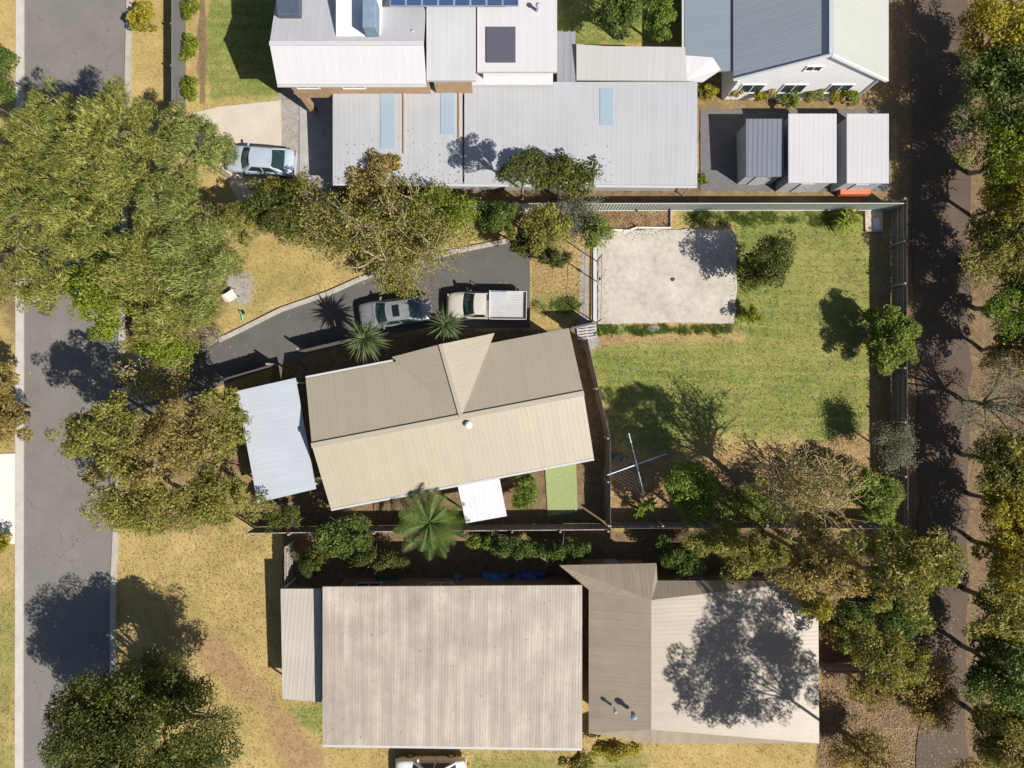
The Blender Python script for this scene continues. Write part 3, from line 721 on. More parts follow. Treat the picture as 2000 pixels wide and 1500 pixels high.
paling_fence('timber paling fence below the tan house, between it and the pinkish roofed house', [(500, 1030), (820, 1026), (1181, 1023)], 1.7, -1, seed=4)
paling_fence('timber paling fence stepping down the right end of the tan house beside the lawn', [(1141, 664), (1184, 852), (1185, 1016)], 1.75, -1, seed=5)
def front_fence(label, a, b_, h, post, seed):
    return paling_fence(label, [a, b_], h, 1, seed=seed, rails=(.4, 1.3), mat=plain('dark_fence_%d' % seed, (.10, .09, .08), .9, var=.3))
front_fence('dark timber fence panel beside the driveway, the left one below the pale carport corner', (446, 744), (541, 716), 1.75, 0, 6)
front_fence('dark timber fence panel beside the driveway, the right one below the spiky yucca', (598, 688), (700, 664), 1.7, 0, 7)
# corrugated fence along the top
r = thing('sheet_fence', 'pale grey green corrugated sheet fence along the top of the block', 'fence', P(1100, 413))
m = MB(); pa, pb = P(448, 411), P(1742, 410); n = int((pb - pa).length / .05)
hF = 1.6; vs = []; fs = []
for i in range(n + 1):
    p = pa.lerp(pb, i / n); o = [(-.03), (-.03), .03, .03][i % 4]
    vs += [(p.x, p.y + o, 0.0), (p.x, p.y + o, hF)]
for i in range(n): fs.append((2 * i, 2 * i + 2, 2 * i + 3, 2 * i + 1))
m.add(vs, fs); m.build('sheeting', plain('pale_green_grey_sheet', (.42, .46, .43), .45, var=.08, scale=1), r)
m = MB(); m.bar(pa + Vector((0, 0, hF)), pb + Vector((0, 0, hF)), .055, .05); m.build('top_rail', plain('fence_cap', (.36, .39, .37), .45, var=.05), r)
m = MB(); m.bar(pa + Vector((0, -.05, .06)), pb + Vector((0, -.05, .06)), .05, .12); m.build('plinth', MT['concrete'], r)
# grey boundary wall, top left, with its fence return
r = thing('boundary_fence', 'solid dark grey fence between the dry verge and the lime shrubs at the top left', 'fence', P(362, 80))
m = MB(); a, b_ = P(362, -160), P(362, 232); n = int((a - b_).length / 2.4)
m.bar(a + Vector((0, 0, .88)), b_ + Vector((0, 0, .88)), .06, 1.74); m.build('panel', plain('charcoal_fence', (.13, .13, .135), .6, var=.1), r)
for i in range(n + 1):
    w = a.lerp(b_, i / n); m = MB(); m.box(w + Vector((0, 0, .93)), (.11, .11, 1.86)); m.build('post', plain('charcoal_post_%d' % i, (.15, .15, .155), .6), r)
r = paling_fence('short pale timber fence return above the verandah roof of the lower house', [(573, 1056), (573, 1140)], 1.7, 1, seed=9, rails=(.4, 1.3), mat=MT['rail_timber'])
paling_fence('pale timber fence in the brush at the lower right, ending at the lane', [(1590, 1296), (1765, 1296)], 1.5, 1, seed=10, rails=(.4, 1.2), mat=MT['rail_timber'])
# gate and shade panel beside the pallet
r = thing('side_gate', 'dark timber side gate between the tan house corner and the wire fence', 'gate', P(1135, 640))
m = MB(); a, b_ = P(1110, 645), P(1160, 633); d = (b_ - a).normalized(); an = math.atan2(d.y, d.x)
for j in range(14): m.box(a.lerp(b_, (j + .5) / 14) + Vector((0, 0, .87 + .25 * (1 - j / 13))), (.115, .02, 1.74 + .5 * (1 - j / 13)), an)
m.build('palings', plain('gate_timber', (.12, .11, .11), .9), r)
for h_ in (.35, 1.2):
    m = MB(); m.bar(a + Vector((0, .03, h_)), b_ + Vector((0, .03, h_)), .04, .08); m.build('rail', MT['rail_timber'], r)
# wire fence on the left of the slab
r = thing('wire_fence', 'tall post and wire fence with rusty rails along the left edge of the concrete slab', 'fence', P(1165, 560))
fp = [(1165, 440), (1166, 511), (1166, 551), (1164, 631)]
for i, x in enumerate(fp):
    m = MB(); w = P(*x); m.tube([w, w + Vector((0, 0, 2.35))], .035, 8)
    m.tube([w + Vector((0, 0, 2.35)), w + Vector((0, 0, 2.42))], [.05, .02], 8); m.build('post', MT['rust'] if i % 2 else MT['steel'], r)
for k, h_ in enumerate((2.33, .95, .5)):
    m = MB(); m.tube([P(*x) + Vector((0, 0, h_)) for x in fp[1:]], .013 if k != 1 else .006, 6); m.build('rail', MT['rust'], r)
for x in fp[1:]:
    m = MB(); w = P(*x); m.tube([w + Vector((0, 0, 2.3)), w + Vector((.12, .05, 1.2)), w + Vector((0, 0, .3))], .006, 4); m.build('loose_wire', MT['rust'], r)
m = MB(); w = P(*fp[2]); m.box(w + Vector((0, 0, 1.45)), (.1, .16, .3), .3, .02); m.build('insulator', MT['black'], r)
tag(kerb('channel', [(1162, 482), (1162, 632)], .24, .075, plain('channel_concrete', (.42, .43, .44), .8, var=.12, scale=2)), 'narrow pale concrete strip along the left edge of the slab', 'kerb').pop('kind')
m = MB(); m.bar(P(1154.5, 478) + Vector((0, 0, .02)), P(1153.5, 632) + Vector((0, 0, .02)), .05, .04)
tag(m.build('rusty_pipe', MT['rust']), 'thin rusty pipe lying along the grey path left of the slab', 'pipe')

# ------------------------------------------------------------------ vehicles (built along +x, then placed)
def paintmat(name, c, metal=.25, rough=.32):
    m, t, b = newmat(name)
    d = noise(t, 2.2, 5); f = noise(t, 30, 3)
    col = ramp(t, math_(t, 'ADD', math_(t, 'MULTIPLY', d, .6), math_(t, 'MULTIPLY', f, .4)), [(.3, mul(c, .82)), (.5, c), (.7, mul(c, 1.06))])
    t.links.new(col, b.inputs['Base Color']); b.inputs['Metallic'].default_value = metal
    b.inputs['Coat Weight'].default_value = .35; b.inputs['Coat Roughness'].default_value = .12
    t.links.new(math_(t, 'ADD', math_(t, 'MULTIPLY', d, .25), rough - .1), b.inputs['Roughness'])
    return m
MT['car_glass'] = glassmat('car_glass', (.012, .03, .028), .05)
MT['lamp_clear'] = glassmat('lamp_clear', (.5, .52, .52), .1)
MT['lamp_red'] = glassmat('lamp_red', (.25, .012, .01), .15)
MT['seat_fabric'] = plain('dashboard', (.10, .10, .10), .8)
def grid_mesh(m, fn, nu, nv, flip=False):
    vs = [fn(i / nu, j / nv) for j in range(nv + 1) for i in range(nu + 1)]
    fs = []
    for j in range(nv):
        for i in range(nu):
            a = j * (nu + 1) + i; f = (a, a + 1, a + nu + 2, a + nu + 1); fs.append(f[::-1] if flip else f)
    m.add(vs, fs)
def car_body(root, paint, L, Wd, xs, hw, zt, name='body'):
    m = MB(); st = []
    for x, w, z in zip(xs, hw, zt):
        w *= Wd / 2; zb = .24 if abs(x) < L * .46 else .30
        half = [(0, z + .035), (.45 * w, z + .028), (.78 * w, z + .008), (.92 * w, z - .03), (.99 * w, z - .11), (w, zb + (z - zb) * .55), (.985 * w, zb + (z - zb) * .25), (.93 * w, zb), (0, zb)]
        st.append([(x, y, zz_) for y, zz_ in half] + [(x, -y, zz_) for y, zz_ in half[-2:0:-1]])
    n = len(st[0]); vs = [p for s_ in st for p in s_]; fs = []
    for i in range(len(st) - 1):
        for k in range(n): fs.append((i * n + k, i * n + (k + 1) % n, (i + 1) * n + (k + 1) % n, (i + 1) * n + k))
    fs.append(tuple(range(n))[::-1]); fs.append(tuple((len(st) - 1) * n + k for k in range(n)))
    m.add(vs, fs)
    return m.build(name, paint, root, smooth=True, world=False, sharp=40)
def cabin(root, paint, base, top, glass=True, bow=(.18, .10), crown=.05, belt=None, name='roof'):
    """base = (x_rear, x_front, half width, z), top likewise"""
    br, bf, bw, bz = base; tr, tf, tw, tz = top
    def front(u, v, off=0):
        s_ = 2 * u - 1; x0 = bf + bow[0] * (1 - s_ * s_); x1 = tf + bow[0] * .6 * (1 - s_ * s_)
        p = Vector((x0 + (x1 - x0) * v, (bw + (tw - bw) * v) * s_, bz + (tz - bz) * v + .03 * math.sin(v * math.pi)))
        return p + Vector((.5, 0, .8)) * off
    def rear(u, v, off=0):
        s_ = 2 * u - 1; x0 = br - bow[1] * (1 - s_ * s_); x1 = tr - bow[1] * .6 * (1 - s_ * s_)
        p = Vector((x0 + (x1 - x0) * v, (bw + (tw - bw) * v) * s_, bz + (tz - bz) * v + .03 * math.sin(v * math.pi)))
        return p + Vector((-.5, 0, .8)) * off
    def side(sg):
        def f(u, v, off=0):
            x0 = br + (bf - br) * u; x1 = tr + (tf - tr) * u
            p = Vector((x0 + (x1 - x0) * v, sg * (bw + (tw - bw) * v + .03 * math.sin(v * math.pi)), bz + (tz - bz) * v))
            return p + Vector((0, sg * .9, .35)) * off
        return f
    def rooff(u, v):
        s_ = 2 * v - 1; xf = tf + bow[0] * .6 * (1 - s_ * s_); xb = tr - bow[1] * .6 * (1 - s_ * s_)
        return Vector((xb + (xf - xb) * u, tw * s_, tz + crown * (1 - s_ * s_) * (.5 + .5 * math.sin(math.pi * u))))
    m = MB()
    grid_mesh(m, front, 8, 3); grid_mesh(m, rear, 8, 3, True)
    for sg in (-1, 1): grid_mesh(m, side(sg), 8, 3, sg < 0)
    grid_mesh(m, rooff, 8, 8)
    o = m.build(name, paint, root, smooth=True, world=False, sharp=30)
    def sub(fn, u0, u1, v0, v1, nm, flip=False, n=8):
        g = MB(); grid_mesh(g, lambda u, v: fn(u0 + (u1 - u0) * u, v0 + (v1 - v0) * v, .006), n, 3, flip); return g.build(nm, MT['car_glass'], root, smooth=True, world=False)
    return front, rear, side, sub, rooff
def wheel(root, x, y, r, w=.2):
    m = MB(); sg = 1 if y > 0 else -1
    ys_ = [-w / 2, -w / 2 + .03, w / 2 - .03, w / 2]; rs_ = [r - .04, r, r, r - .04]; n = 22; vs = []; fs = []
    for yy, rr in zip(ys_, rs_):
        for k in range(n): a = 2 * math.pi * k / n; vs.append((x + rr * math.cos(a), y + yy, r + rr * math.sin(a)))
    for i in range(3):
        for k in range(n): fs.append((i * n + k, i * n + (k + 1) % n, (i + 1) * n + (k + 1) % n, (i + 1) * n + k))
    fs.append(tuple(range(n))[::-1]); fs.append(tuple(3 * n + k for k in range(n))); m.add(vs, fs)
    wh = m.build('wheel', MT['tyre'], root, world=False)
    c = MB(); vs = [(x + r * .62 * math.cos(2 * math.pi * k / 16), y + sg * (w / 2 + .006), r + r * .62 * math.sin(2 * math.pi * k / 16)) for k in range(16)] + [(x, y + sg * (w / 2 + .03), r)]
    c.add(vs, [(k, (k + 1) % 16, 16) if sg < 0 else ((k + 1) % 16, k, 16) for k in range(16)]); c.build('rim', MT['rim'], wh, world=False)
def place(root, px, py, z, ang):
    p = P(px, py, z); root.location = (p.x, p.y, .016); root.rotation_euler = (0, 0, math.radians(ang))
def sedan(label, px, py, ang, paint, L=4.6, Wd=1.74, sunroof=True, group=None, full=True):
    root = thing('parked_car', label, 'car', (0, 0, 0), group); k = L / 4.6
    xs = [x * k for x in (-2.3, -2.27, -2.12, -1.75, -1.2, -.4, .5, 1.1, 1.7, 2.05, 2.22, 2.30)]
    car_body(root, paint, L, Wd, xs, [.78, .86, .95, .99, 1, 1, 1, .995, .97, .91, .82, .70], [.66, .84, .96, 1.0, .98, .96, .955, .95, .90, .84, .76, .62])
    F_, R_, S_, sub, RF = cabin(root, paint, (-1.72 * k, 1.05 * k, .80 * Wd / 1.74, .955), (-.92 * k, .40 * k, .60 * Wd / 1.74, 1.41))
    sub(F_, .05, .95, .06, .97, 'windscreen'); sub(R_, .06, .94, .08, .97, 'rear_window', True)
    for sg in (-1, 1):
        sub(S_(sg), .08, .46, .14, .9, 'side_window', sg < 0); sub(S_(sg), .50, .90, .14, .9, 'side_window', sg < 0)
        m = MB(); grid_mesh(m, lambda u, v: Vector((2.06 * k + .14 * v * 0 + .17 * k * (1 - abs(u - .15)) * .9, sg * Wd / 1.74 * (.42 + .36 * u), .62 + .17 * v)) , 4, 2, sg > 0); m.build('headlight', MT['lamp_clear'], root, world=False)
        m = MB(); m.box((-2.28 * k, sg * .62 * Wd / 1.74, .76), (.06, .36, .15), 0, .02); m.build('tail_light', MT['lamp_red'], root, world=False)
        m = MB(); m.box((.78 * k, sg * (.93 * Wd / 1.74), 1.0), (.12, .22, .14), 0, .04); m.build('mirror', paint, root, world=False)
        for x in (1.38 * k, -1.32 * k): wheel(root, x, sg * (Wd / 2 - .10), .30)
        m = MB()
        for x in (-.32, .62): m.bar(Vector((x * k, sg * .875 * Wd / 1.74, .3)), Vector((x * k - .05, sg * .865 * Wd / 1.74, .9)), .012, .012)
        m.build('door_gap', MT['black'], root, world=False)
    if sunroof:
        m = MB(); grid_mesh(m, lambda u, v: RF(.40 + .30 * u, .20 + .62 * v) + Vector((0, 0, .012)), 4, 6); m.build('sunroof', glassmat('sunroof_glass', (.008, .009, .012), .08), root, smooth=True, world=False)
    m = MB(); m.box((2.24 * k, 0, .45), (.18, Wd * .86, .2), 0, .05); m.build('bumper', paint, root, world=False)
    m = MB(); m.box((-2.26 * k, 0, .48), (.14, Wd * .9, .2), 0, .05); m.build('bumper', paint, root, world=False)
    if full:
        m = MB()   # bonnet creases and washer vents
        for sg in (-1, 1):
            m.tube([(2.12 * k, sg * .28, .845), (1.6 * k, sg * .5, .925), (1.1 * k, sg * .70, .95)], .008, 4)
        m.build('bonnet_crease', plain('bonnet_shut_line', (.12, .12, .12), .6), root, world=False)
        m = MB()
        for i in range(5): m.box((1.36 * k, -.5 + i * .25, .988 - .02 * abs(i - 2) * .5), (.035, .16, .006))
        m.build('vent_slots', MT['black'], root, world=False)
        m = MB()
        for sg in (-1, .05): m.tube([(1.12 * k, sg * .45, 1.0), (1.0 * k, sg * .45 + .25, 1.05), (.86 * k, sg * .45 + .55, 1.12)], .01, 4)
        m.build('wipers', MT['black'], root, world=False)
        m = MB(); m.box((-2.335 * k, 0, .66), (.012, .37, .11)); m.build('number_plate', MT['white_paint'], root, world=False)
    place(root, px, py, .9, ang); return root
P_silver = paintmat('silver_paint', (.27, .275, .29), .45, .34)
sedan('silver sedan with a dark sunroof parked on the driveway, nose to the left', 770.5, 609, 187.5, P_silver)
P_blue = paintmat('pale_blue_paint', (.44, .50, .60), .3)
sedan('pale blue silver car on the concrete driveway beside the big feathery trees', 507, 312, 176, P_blue, 4.4, 1.72, False, full=False)
sedan('white car cut off by the bottom edge of the photo, below the pinkish roof', 840, 1512, 180, paintmat('white_car_paint', (.62, .62, .60), 0, .3), 4.5, 1.75, False, full=False)

def ute():
    root = thing('parked_ute', 'off white utility truck with a white aluminium tray on the driveway, behind the silver sedan', 'ute', (0, 0, 0))
    paint = paintmat('offwhite_paint', (.43, .41, .36), 0, .4)
    # cab and bonnet, front at +2.55
    xs = [-.12, -.10, .2, .9, 1.35, 1.8, 2.15, 2.38, 2.5, 2.54]
    car_body(root, paint, 5.2, 1.72, xs, [.98, 1, 1, 1, .99, .97, .93, .86, .74, .60], [1.0, 1.04, 1.06, 1.07, 1.07, 1.03, .98, .90, .80, .66], 'body')
    F_, R_, S_, sub, RF = cabin(root, paint, (-.10, 1.40, .80, 1.05), (.0, .70, .66, 1.68), bow=(.13, .02), crown=.035)
    sub(F_, .05, .95, .05, .96, 'windscreen'); sub(R_, .08, .92, .2, .9, 'rear_window', True)
    for sg in (-1, 1):
        sub(S_(sg), .12, .86, .14, .9, 'side_window', sg < 0)
        m = MB(); m.box((1.22, sg * 1.0, 1.16), (.12, .24, .2), 0, .04); m.build('mirror', MT['black'], root, world=False)
        m = MB(); m.box((2.44, sg * .58, .76), (.1, .3, .16), sg * -.3, .03); m.build('headlight', MT['lamp_clear'], root, world=False)
        for x in (1.65, -1.25): wheel(root, x, sg * .76, .34, .22)
        m = MB(); m.box((-2.56, sg * .7, .72), (.05, .3, .12)); m.build('tail_light', MT['lamp_red'], root, world=False)
        m = MB(); m.tube([(1.3, sg * .78, 1.06), (1.15, sg * .78, 1.25), (.95, sg * .9, 1.30)], .012, 5); m.build('window_bar', MT['white_paint'], root, world=False)
    m = MB()
    for sg in (-1, 1):
        m.bar(Vector((1.22, sg * .862, .34)), Vector((1.2, sg * .858, .98)), .012, .012); m.bar(Vector((.06, sg * .862, .34)), Vector((.06, sg * .858, .98)), .012, .012)
        m.tube([(2.42, sg * .30, .93), (1.9, sg * .62, 1.045), (1.45, sg * .72, 1.075)], .008, 4)
    m.box((1.42, 0, 1.085), (.03, 1.36, .015)); m.build('panel_gaps', plain('panel_gap', (.10, .10, .09), .7), root, world=False)
    m = MB(); m.tube([(1.38, .76, 1.05), (1.42, .80, 1.75)], .008, 5); m.build('aerial', MT['black'], root, world=False)
    m = MB(); m.box((2.50, 0, .45), (.16, 1.6, .22), 0, .05); m.build('bumper', plain('grey_bumper', (.2, .2, .2), .7), root, world=False)
    m = MB(); m.box((1.0, 0, .45), (1.6, .5, .2)); m.box((-1.1, 0, .55), (2.7, .7, .16)); m.build('chassis', MT['black'], root, world=False)
    alu = plain('white_aluminium_tray', (.43, .43, .43), .45, metal=.15, var=.10, scale=2)
    side = plain('tray_side', (.62, .62, .62), .4, metal=.2, var=.06)
    m = MB(); m.box((-1.38, 0, .90), (2.34, 1.78, .06))
    for i in range(16): m.box((-1.38, -.82 + i * .109, .94), (2.30, .055, .03))
    m.build('tray_floor', alu, root, world=False)
    for sg in (-1, 1):
        m = MB(); m.box((-1.38, sg * .88, 1.06), (2.34, .035, .26), 0, .01); m.build('tray_side', side, root, world=False)
    m = MB(); m.box((-2.54, 0, 1.06), (.035, 1.74, .26), 0, .01); m.build('tailgate', side, root, world=False)
    m = MB(); m.tube([(-.22, -.85, .93), (-.22, -.85, 1.66), (-.22, .85, 1.66), (-.22, .85, .93)], .03, 8)
    for i in range(5): m.tube([(-.22, -.6 + .3 * i, .95), (-.22, -.6 + .3 * i, 1.66)], .012, 6)
    m.build('headboard', side, root, world=False)
    place(root, 950, 596, 1.0, 179.2); return root
ut = ute()
# toolbox on the tray (lifts off): right-hand side of the load bed, at the cab end
bx = thing('toolbox', 'ribbed pale metal toolbox on the tray of the white utility truck', 'toolbox', P(973, 580, 1.0))
c = P(973, 578.5, 1.1); c.z = 0
m = MB(); m.box(c + Vector((0, 0, 1.10)), (1.12, .58, .30), 0, .02); m.build('box_body', plain('toolbox_side', (.25, .28, .33), .4, metal=.3), bx)
m = MB(); m.box(c + Vector((0, -.03, 1.262)), (1.14, .56, .02))
for i in range(18): m.box(c + Vector((-.52 + i * .0612, -.03, 1.28)), (.022, .54, .018))
m.build('lid', plain('toolbox_lid', (.50, .53, .56), .4, metal=.2, var=.06), bx)
for x in (-.33, .33):
    m = MB(); m.box(c + Vector((x, .295, 1.16)), (.07, .02, .06)); m.build('latch', MT['black'], bx)

# ------------------------------------------------------------------ small things in the yard
r = thing('rotary_clothesline', 'grey rotary clothesline with four bare arms, in shade at the lawn corner', 'clothesline', P(1243, 906))
ct = P(1243.5, 907, 2.05); cg = Vector((ct.x, ct.y, 0))
m = MB(); m.tube([cg, cg + Vector((0, 0, 2.12))], .035, 10); m.build('pole', MT['steel'], r)
m = MB(); m.tube([cg + Vector((0, 0, 1.9)), cg + Vector((0, 0, 2.16))], .07, 10); m.build('hub', MT['steel'], r)
m = MB(); m.tube([cg + Vector((0, 0, 1.2)), cg + Vector((-.16, .09, 1.2)), cg + Vector((-.3, .18, 1.2))], .02, 6); m.build('winder', MT['steel'], r)
ends = [P(x, y, 2.2) for x, y in ((1228, 846), (1303, 886), (1258, 967), (1186, 928))]
for e_ in ends:
    m = MB(); m.tube([ct, ct.lerp(e_, .5) + Vector((0, 0, .02)), e_], [.04, .036, .03], 6); m.build('arm', plain('arm_steel', (.62, .68, .76), .4, metal=.3), r)
m = MB()
for k in range(1, 7):
    f = .28 + k * .12
    pts = [ct.lerp(e_, f) for e_ in ends] + [ct.lerp(ends[0], f)]
    for i in range(4): m.tube([pts[i], pts[i].lerp(pts[i + 1], .5) - Vector((0, 0, .04)), pts[i + 1]], .0035, 4)
m.build('lines', plain('clothes_wire', (.22, .24, .25), .5), r)

r = thing('pallet', 'weathered grey timber pallet lying on the ground at the right end of the tan house', 'pallet', P(1147, 645))
pc = P(1146, 646, .1); pc.z = .02; an = math.radians(7); pw_ = MB()
Rz = Matrix.Rotation(an, 3, 'Z')
for i in range(6): pw_.box(pc + Rz @ Vector((0, -.47 + i * .188, .125)), (1.28, .125, .022), an)
pw_.build('slats', MT['grey_timber'], r)
pw_ = MB()
for x in (-.58, 0, .58): pw_.box(pc + Rz @ Vector((x, 0, .062)), (.09, 1.05, .098), an)
pw_.build('bearers', MT['grey_timber'], r)
pw_ = MB()
for i in range(3): pw_.box(pc + Rz @ Vector((0, -.45 + i * .45, .004)), (1.28, .11, .018), an)
pw_.build('bottom_boards', MT['grey_timber'], r)

# slab surrounds
white_block = plain('white_edging', (.56, .52, .47), .9, var=.15, scale=3)
for i, (a, b_, lab) in enumerate([((1168, 447), (1192, 449), 'pale concrete edging block at the left end of its row, half under the lime shrub'),
        ((1193, 450), (1216, 451), 'pale concrete edging block, second in its row counted from the lime shrub'),
        ((1217, 452), (1230, 451), 'short pale concrete edging block laid out of line in the row above the slab'),
        ((1231, 450), (1245, 445), 'pale concrete edging block tilted up to the long straight rail above the slab')]):
    m = MB(); m.bar(P(*a) + Vector((0, 0, .1)), P(*b_) + Vector((0, 0, .1)), .12, .2)
    tag(m.build('edging_block', white_block), lab, 'edging', 'edging blocks above the slab')
m = MB(); m.bar(P(1246, 445.5) + Vector((0, 0, .09)), P(1309, 446) + Vector((0, 0, .09)), .10, .18)
tag(m.build('edging_rail', white_block), 'long straight pale edging rail between the brown mulch and the slab', 'edging')
m = MB(); m.bar(P(1309.5, 413) + Vector((0, 0, .08)), P(1309.5, 448) + Vector((0, 0, .08)), .07, .16)
tag(m.build('timber_edging', MT['rail_timber']), 'upright timber edging board at the right end of the brown mulch bed', 'edging')
for x, y, lab in ((1243, 413, 'short dark stake against the sheet fence, halfway along the mulch bed'), (1243, 442, 'short dark stake at the joint of the pale edging'), (1306, 443, 'short dark stake at the corner of the mulch bed nearest the slab'), (1306, 412.5, 'short dark stake by the fence at the end of the mulch bed')):
    m = MB(); m.box(P(x, y) + Vector((0, 0, .22)), (.06, .06, .5), .2, .01); tag(m.build('stake', MT['black']), lab, 'stake', 'stakes round the mulch bed')
def rock(name, px, py, rx, ry, h, mat, label, cat, seed, group=None):
    rr = random.Random(seed); n = 12; c = P(px, py); vs = []; fs = []
    prof = [(1.0, -.05), (1.04, h * .4), (.92, h * .8), (.55, h)]
    rad = [rr.uniform(.78, 1.15) for _ in range(n)]
    for f, z in prof:
        for k in range(n):
            a = 2 * math.pi * k / n; j = rr.uniform(.94, 1.06)
            vs.append((c.x + rx * f * rad[k] * j * math.cos(a), c.y + ry * f * rad[k] * j * math.sin(a), z + rr.uniform(-.02, .02) * (z > 0)))
    for i in range(len(prof) - 1):
        for k in range(n): fs.append((i * n + k, i * n + (k + 1) % n, (i + 1) * n + (k + 1) % n, (i + 1) * n + k))
    fs.append(tuple((len(prof) - 1) * n + k for k in range(n)))
    m = MB(); m.add(vs, fs); return tag(m.build(name, mat, smooth=True, sharp=50), label, cat, group)
MT['bluestone'] = plain('dark_bluestone', (.085, .085, .095), .85, var=.35, scale=5, bs=.4)
rock('garden_rock', 1208, 894, .34, .32, .16, MT['bluestone'], 'largest of the flat dark stones beside the clothesline', 'rock', 1, 'dark stones by the clothesline')
rock('garden_rock', 1193, 890, .16, .2, .12, MT['bluestone'], 'smaller dark stone left of the largest one beside the clothesline', 'rock', 2, 'dark stones by the clothesline')
rock('garden_rock', 1225, 893, .09, .08, .08, MT['bluestone'], 'smallest dark stone, close to the clothesline pole', 'rock', 3, 'dark stones by the clothesline')
rock('stepping_stone', 1277, 641, .46, .25, .06, plain('grey_step', (.26, .245, .23), .9, var=.2, scale=4), 'flat grey stepping stone in the grass strip below the slab', 'stepping stone', 4)
rock('debris_clump', 1313, 546, .16, .12, .05 + .09, plain('dark_debris', (.05, .04, .032), .95, var=.5, scale=9), 'small dark clump of debris in the middle of the pale slab', 'debris', 5)
m = MB(); m.box(P(1706, 431) + Vector((0, 0, .03)), (1.15, 1.45, .08), .03, .01)
tag(m.build('paver_pad', plain('pinkish_paver', (.42, .33, .27), .9, var=.25, scale=7, bs=.3)), 'square pinkish paver pad half in fence shade at the upper right corner of the lawn', 'paver')
m = MB(); m.box(P(1711, 437) + Vector((0, 0, .085)), (.42, .75, .03), .25, .01)
tag(m.build('sheet_offcut', plain('pale_sheet', (.50, .54, .58), .5)), 'pale blue grey sheet offcut lying on the pinkish paver pad', 'sheet')
m = MB(); n = 10; c = P(1667, 684) + Vector((0, 0, .12)); vs = []; fs = []
for i in range(n + 1):
    for k in range(14):
        a = math.pi * i / n; t_ = 2 * math.pi * k / 14; vs.append(c + Vector((math.sin(a) * math.cos(t_), math.sin(a) * math.sin(t_), math.cos(a))) * .11)
for i in range(n):
    for k in range(14): fs.append((i * 14 + k, (i + 1) * 14 + k, (i + 1) * 14 + (k + 1) % 14, i * 14 + (k + 1) % 14))
m.add(vs, fs); tag(m.build('ball', MT['white_paint'], smooth=True), 'small round white object in the shade left of the bright green fence tree', 'ball')
# pale seat half under the feathery trees
r = thing('garden_chair', 'pale curved garden chair with thin legs, half hidden under the feathery trees', 'chair', P(448, 578))
c = P(449, 578, .5); c.z = 0; A_ = math.radians(35); Rz = Matrix.Rotation(A_, 3, 'Z')
m = MB()
def sl(u, v):
    s_ = u; prof = [(-.34, .95), (-.27, .6), (-.15, .44), (.1, .42), (.34, .47)]
    k = min(3, int(s_ * 4)); f = s_ * 4 - k; x = prof[k][0] + (prof[k + 1][0] - prof[k][0]) * f; z = prof[k][1] + (prof[k + 1][1] - prof[k][1]) * f
    return c + Rz @ Vector((x, (v - .5) * .62, z - .03 * math.sin(math.pi * v)))
grid_mesh(m, sl, 12, 6); grid_mesh(m, lambda u, v: sl(u, v) - Vector((0, 0, .02)), 12, 6, True)
m.build('seat_shell', plain('pale_seat', (.62, .57, .50), .7, var=.1), r)
for sx in (-.3, .3):
    for sy in (-.3, .3):
        m = MB(); m.tube([c + Rz @ Vector((sx, sy, .46)), c + Rz @ Vector((sx * 1.35, sy * 1.1, 0))], .022, 6); m.build('leg', plain('pale_leg', (.50, .38, .30), .6), r)
r = thing('garden_tool', 'small teal green handle with a black head lying on the dry grass', 'tool', P(473, 617))
m = MB(); m.tube([P(471, 608) + Vector((0, 0, .22)), P(474, 616) + Vector((0, 0, .14)), P(475.5, 626) + Vector((0, 0, .05))], [.045, .05, .045], 8); m.build('handle', plain('teal_plastic', (.04, .32, .20), .4), r)
m = MB(); m.box(P(476, 611) + Vector((0, 0, .1)), (.2, .22, .2), .5, .04); m.build('head', MT['black'], r)
# tarps and clutter on the north side of the lower house
def tarp(px, py, w, h, z, mat, label, cat, nm='tarp'):
    rr = random.Random(int(px)); c = P(px, py); m = MB()
    grid_mesh(m, lambda u, v: c + Vector(((u - .5) * w, (v - .5) * h, z * (.75 + .25 * math.sin(7 * u + 3 * v) * math.sin(5 * v + u * 4)) if 0 < u < 1 and 0 < v < 1 else 0.0)), 14, 8)
    return tag(m.build(nm, mat, smooth=True, sharp=60), label, cat)
bt = plain('blue_tarp_plastic', (.07, .19, .42), .45, var=.2, scale=2); 
tarp(968, 1128, 1.7, .7, .5, bt, 'bright blue tarp over a heap by the pinkish roof, left of the deeper blue one', 'tarp')
tarp(1035, 1126, 2.1, .8, .6, plain('deep_blue_tarp', (.05, .11, .30), .45, var=.2, scale=2), 'deeper blue tarp over a heap in the corner beside the tan wing', 'tarp')
tarp(895, 1130, .6, .6, .7, plain('slate_cover', (.14, .19, .27), .5), 'small slate blue covered heap by the wall, left of the bright blue tarp', 'tarp')
tarp(758, 1134, 1.7, .6, .6, plain('green_cover', (.02, .10, .07), .5), 'dark green covered heap by the wall below the palm', 'tarp')

# ------------------------------------------------------------------ vegetation
LEAF_GAIN = {'leaf_olive': 1.25, 'leaf_brown': 1.65, 'leaf_gold': 1.35, 'leaf_deep': 1.85, 'leaf_feather': 1.12, 'leaf_feather_cool': 1.15, 'leaf_dark': 1.3, 'leaf_lime': 1.15, 'leaf_bright': 1.1, 'leaf_grey': 1.15}
def pal(name, cols, trans=.36, ns=.6): MT[name] = leafmat(name, [mul(c, LEAF_GAIN.get(name, 1)) for c in cols], trans, nscale=ns)
pal('leaf_feather', [(.06, .085, .015), (.145, .17, .034), (.23, .245, .054), (.34, .33, .09), (.48, .43, .17)])
pal('leaf_feather_cool', [(.055, .085, .02), (.13, .165, .040), (.21, .24, .062), (.31, .32, .10), (.45, .42, .18)])
pal('leaf_spray', [(.06, .10, .012), (.14, .20, .028), (.25, .30, .055), (.40, .42, .13)])
